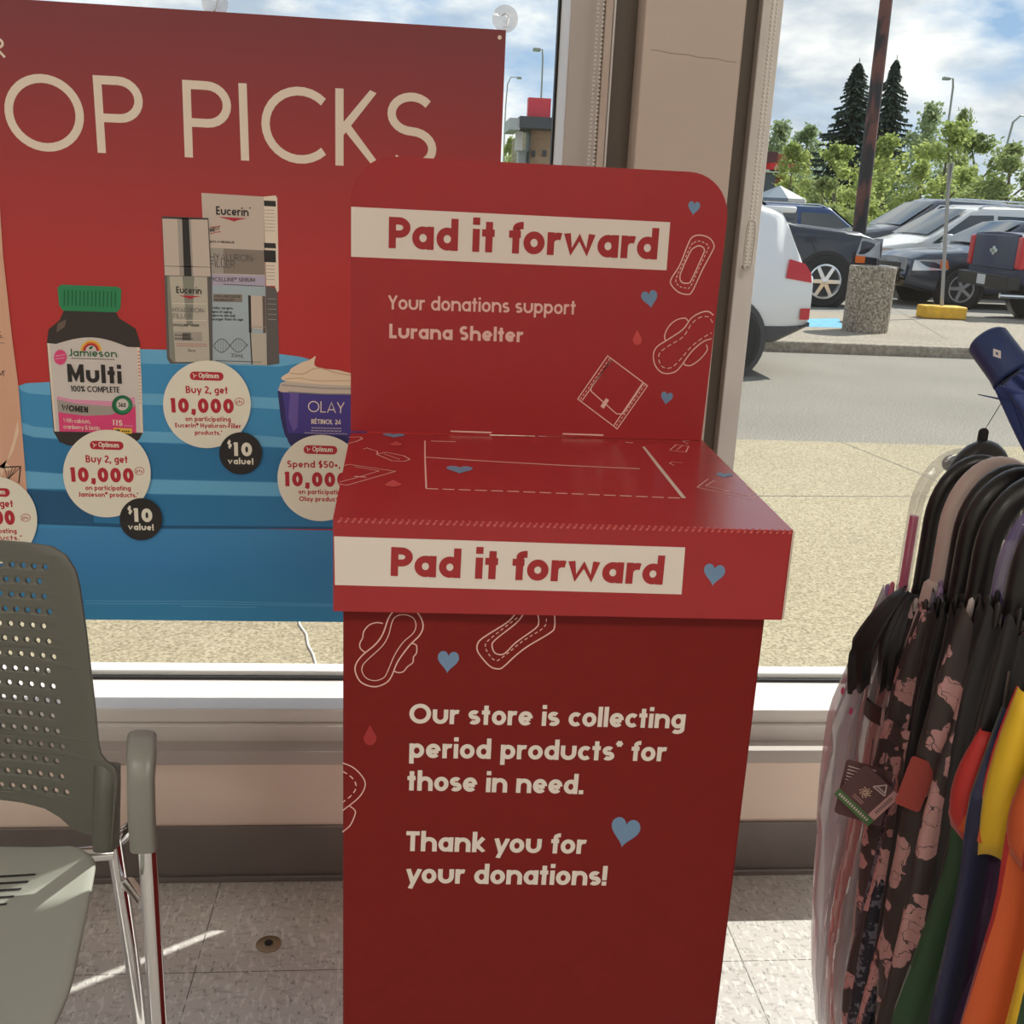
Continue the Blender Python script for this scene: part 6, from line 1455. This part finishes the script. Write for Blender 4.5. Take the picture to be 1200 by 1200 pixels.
def spruce(seed):
    rn = random.Random(seed); root = bpy.data.objects.new('spruce_tree', None); col.objects.link(root); b = MB()
    z = .08
    while z < .985:
        rad_ = .27*(1-z)**.85+.008; nb = int(7+8*(1-z)); a0 = rn.uniform(0, 6)
        for k in range(nb):
            a = a0+2*math.pi*k/nb+rn.uniform(-.15, .15); L_ = rad_*rn.choice((.62, .8, .95, 1.05, 1.2))*rn.uniform(.9, 1.1); d = V((math.cos(a), math.sin(a), 0)); m_ = max(4, int(L_/.009)); e = V((-d.y, d.x, 0))
            for q in range(m_):
                u = (q+.6)/m_; c = V((0, 0, z))+d*L_*u+V((0, 0, -.10*L_*u+.22*L_*u*u-.045*u)); wd = .026*(1-u*.55)*(.5+1-z)+.005
                for sgn in (1, -1):
                    dd = (d*.7+e*sgn*rn.uniform(.5, 1)).normalized(); ll = wd*rn.uniform(.8, 1.4); nrm = V((0, 0, 1)); f = dd.cross(nrm)
                    dr = V((0, 0, -rn.uniform(.2, 1.2)*ll)); b.add([c+f*.006, c-f*.006, c+dd*ll+dr-f*.003, c+dd*ll+dr+f*.003], [(0, 1, 2, 3)], M_ndl)
                    b.add([c+V((0, 0, .003)), c+d*.009, c+d*.006+V((0, 0, -.012)), c-d*.004+V((0, 0, -.008))], [(0, 1, 2, 3)], M_ndl)
        z += .030*(1.15-z)+.010
    b.build('crown', root, smooth=False)
    b = MB(); b.tube([(0, 0, 0), (0, 0, .5), (0, 0, .99)], [.018, .010, .002], M_bark, 8); b.build('trunk', root); return root
protos = [deciduous(11, M_lf1), deciduous(12, M_lf2), deciduous(13, M_lf3), deciduous(14, M_lf1), spruce(31), spruce(32)]
used = [False]*len(protos)
def plant(k, px, ytop, Y, wpx, label, cat='tree', rz=0, group='trees beyond the parking lot'):
    o = protos[k] if not used[k] else copy_tree(protos[k]); used[k] = True
    p = aty(px, ytop, Y); h = p.z+.1; k_ = (CAM-V((p.x, p.y, 1.25))).length/FPX
    wd = wpx*k_/(.43 if k < 4 else .42)
    o.location = (p.x, Y, LZ); o.scale = (wd, wd, h); o.rotation_euler = (0, 0, rz); tag(o, label, cat, group)
plant(4, 1008, 66, 76, 92, 'dark spruce with drooping boughs just behind the rusty post, the wider of the pair'); plant(5, 1052, 62, 67, 76, 'dark spruce with a forked tip, the one beside the tall light green tree')
T_ALL = [(1, 915, 140, 66, 62, 'grey green tree rising behind the brick restaurant'), (1, 948, 144, 86, 52, 'grey green tree between the restaurant and the spruces'), (0, 932, 166, 47, 44, 'small light green tree in front of the restaurant awning'),
         (3, 985, 167, 43, 60, 'light green bushy tree in front of the spruces, by the rusty post'), (0, 1041, 157, 48.5, 56, 'pale green tree in front of the forked spruce'), (1, 1092, 119, 56, 64, 'tall pale grey green tree beneath the far street lamp'),
         (3, 1118, 140, 49.5, 72, 'tall yellow green tree behind the sign post'), (2, 1131, 124, 60, 30, 'thin tree top beyond the yellow green tree'), (2, 1150, 153, 65, 66, 'olive green tree behind the grey SUV roof'), (2, 1190, 165, 44, 70, 'olive green tree at the picture edge under the curved lamp'),
         (1, 1225, 178, 52, 60, 'grey green tree cut by the picture edge'), (3, 1012, 205, 40, 50, 'low light green bush behind the graphite SUV windshield'), (2, 968, 205, 36, 50, 'low olive bush behind the blue SUV roof'), (0, 1084, 187, 38, 46, 'light green sapling just beside the sign plate'),
         (0, 598, 160, 60, 20, 'light green tree beside the tan brick building')]
for i, (k, px, yt, Y, wp, lb) in enumerate(T_ALL): plant(k, px, yt, Y, wp, lb, rz=i*1.3)
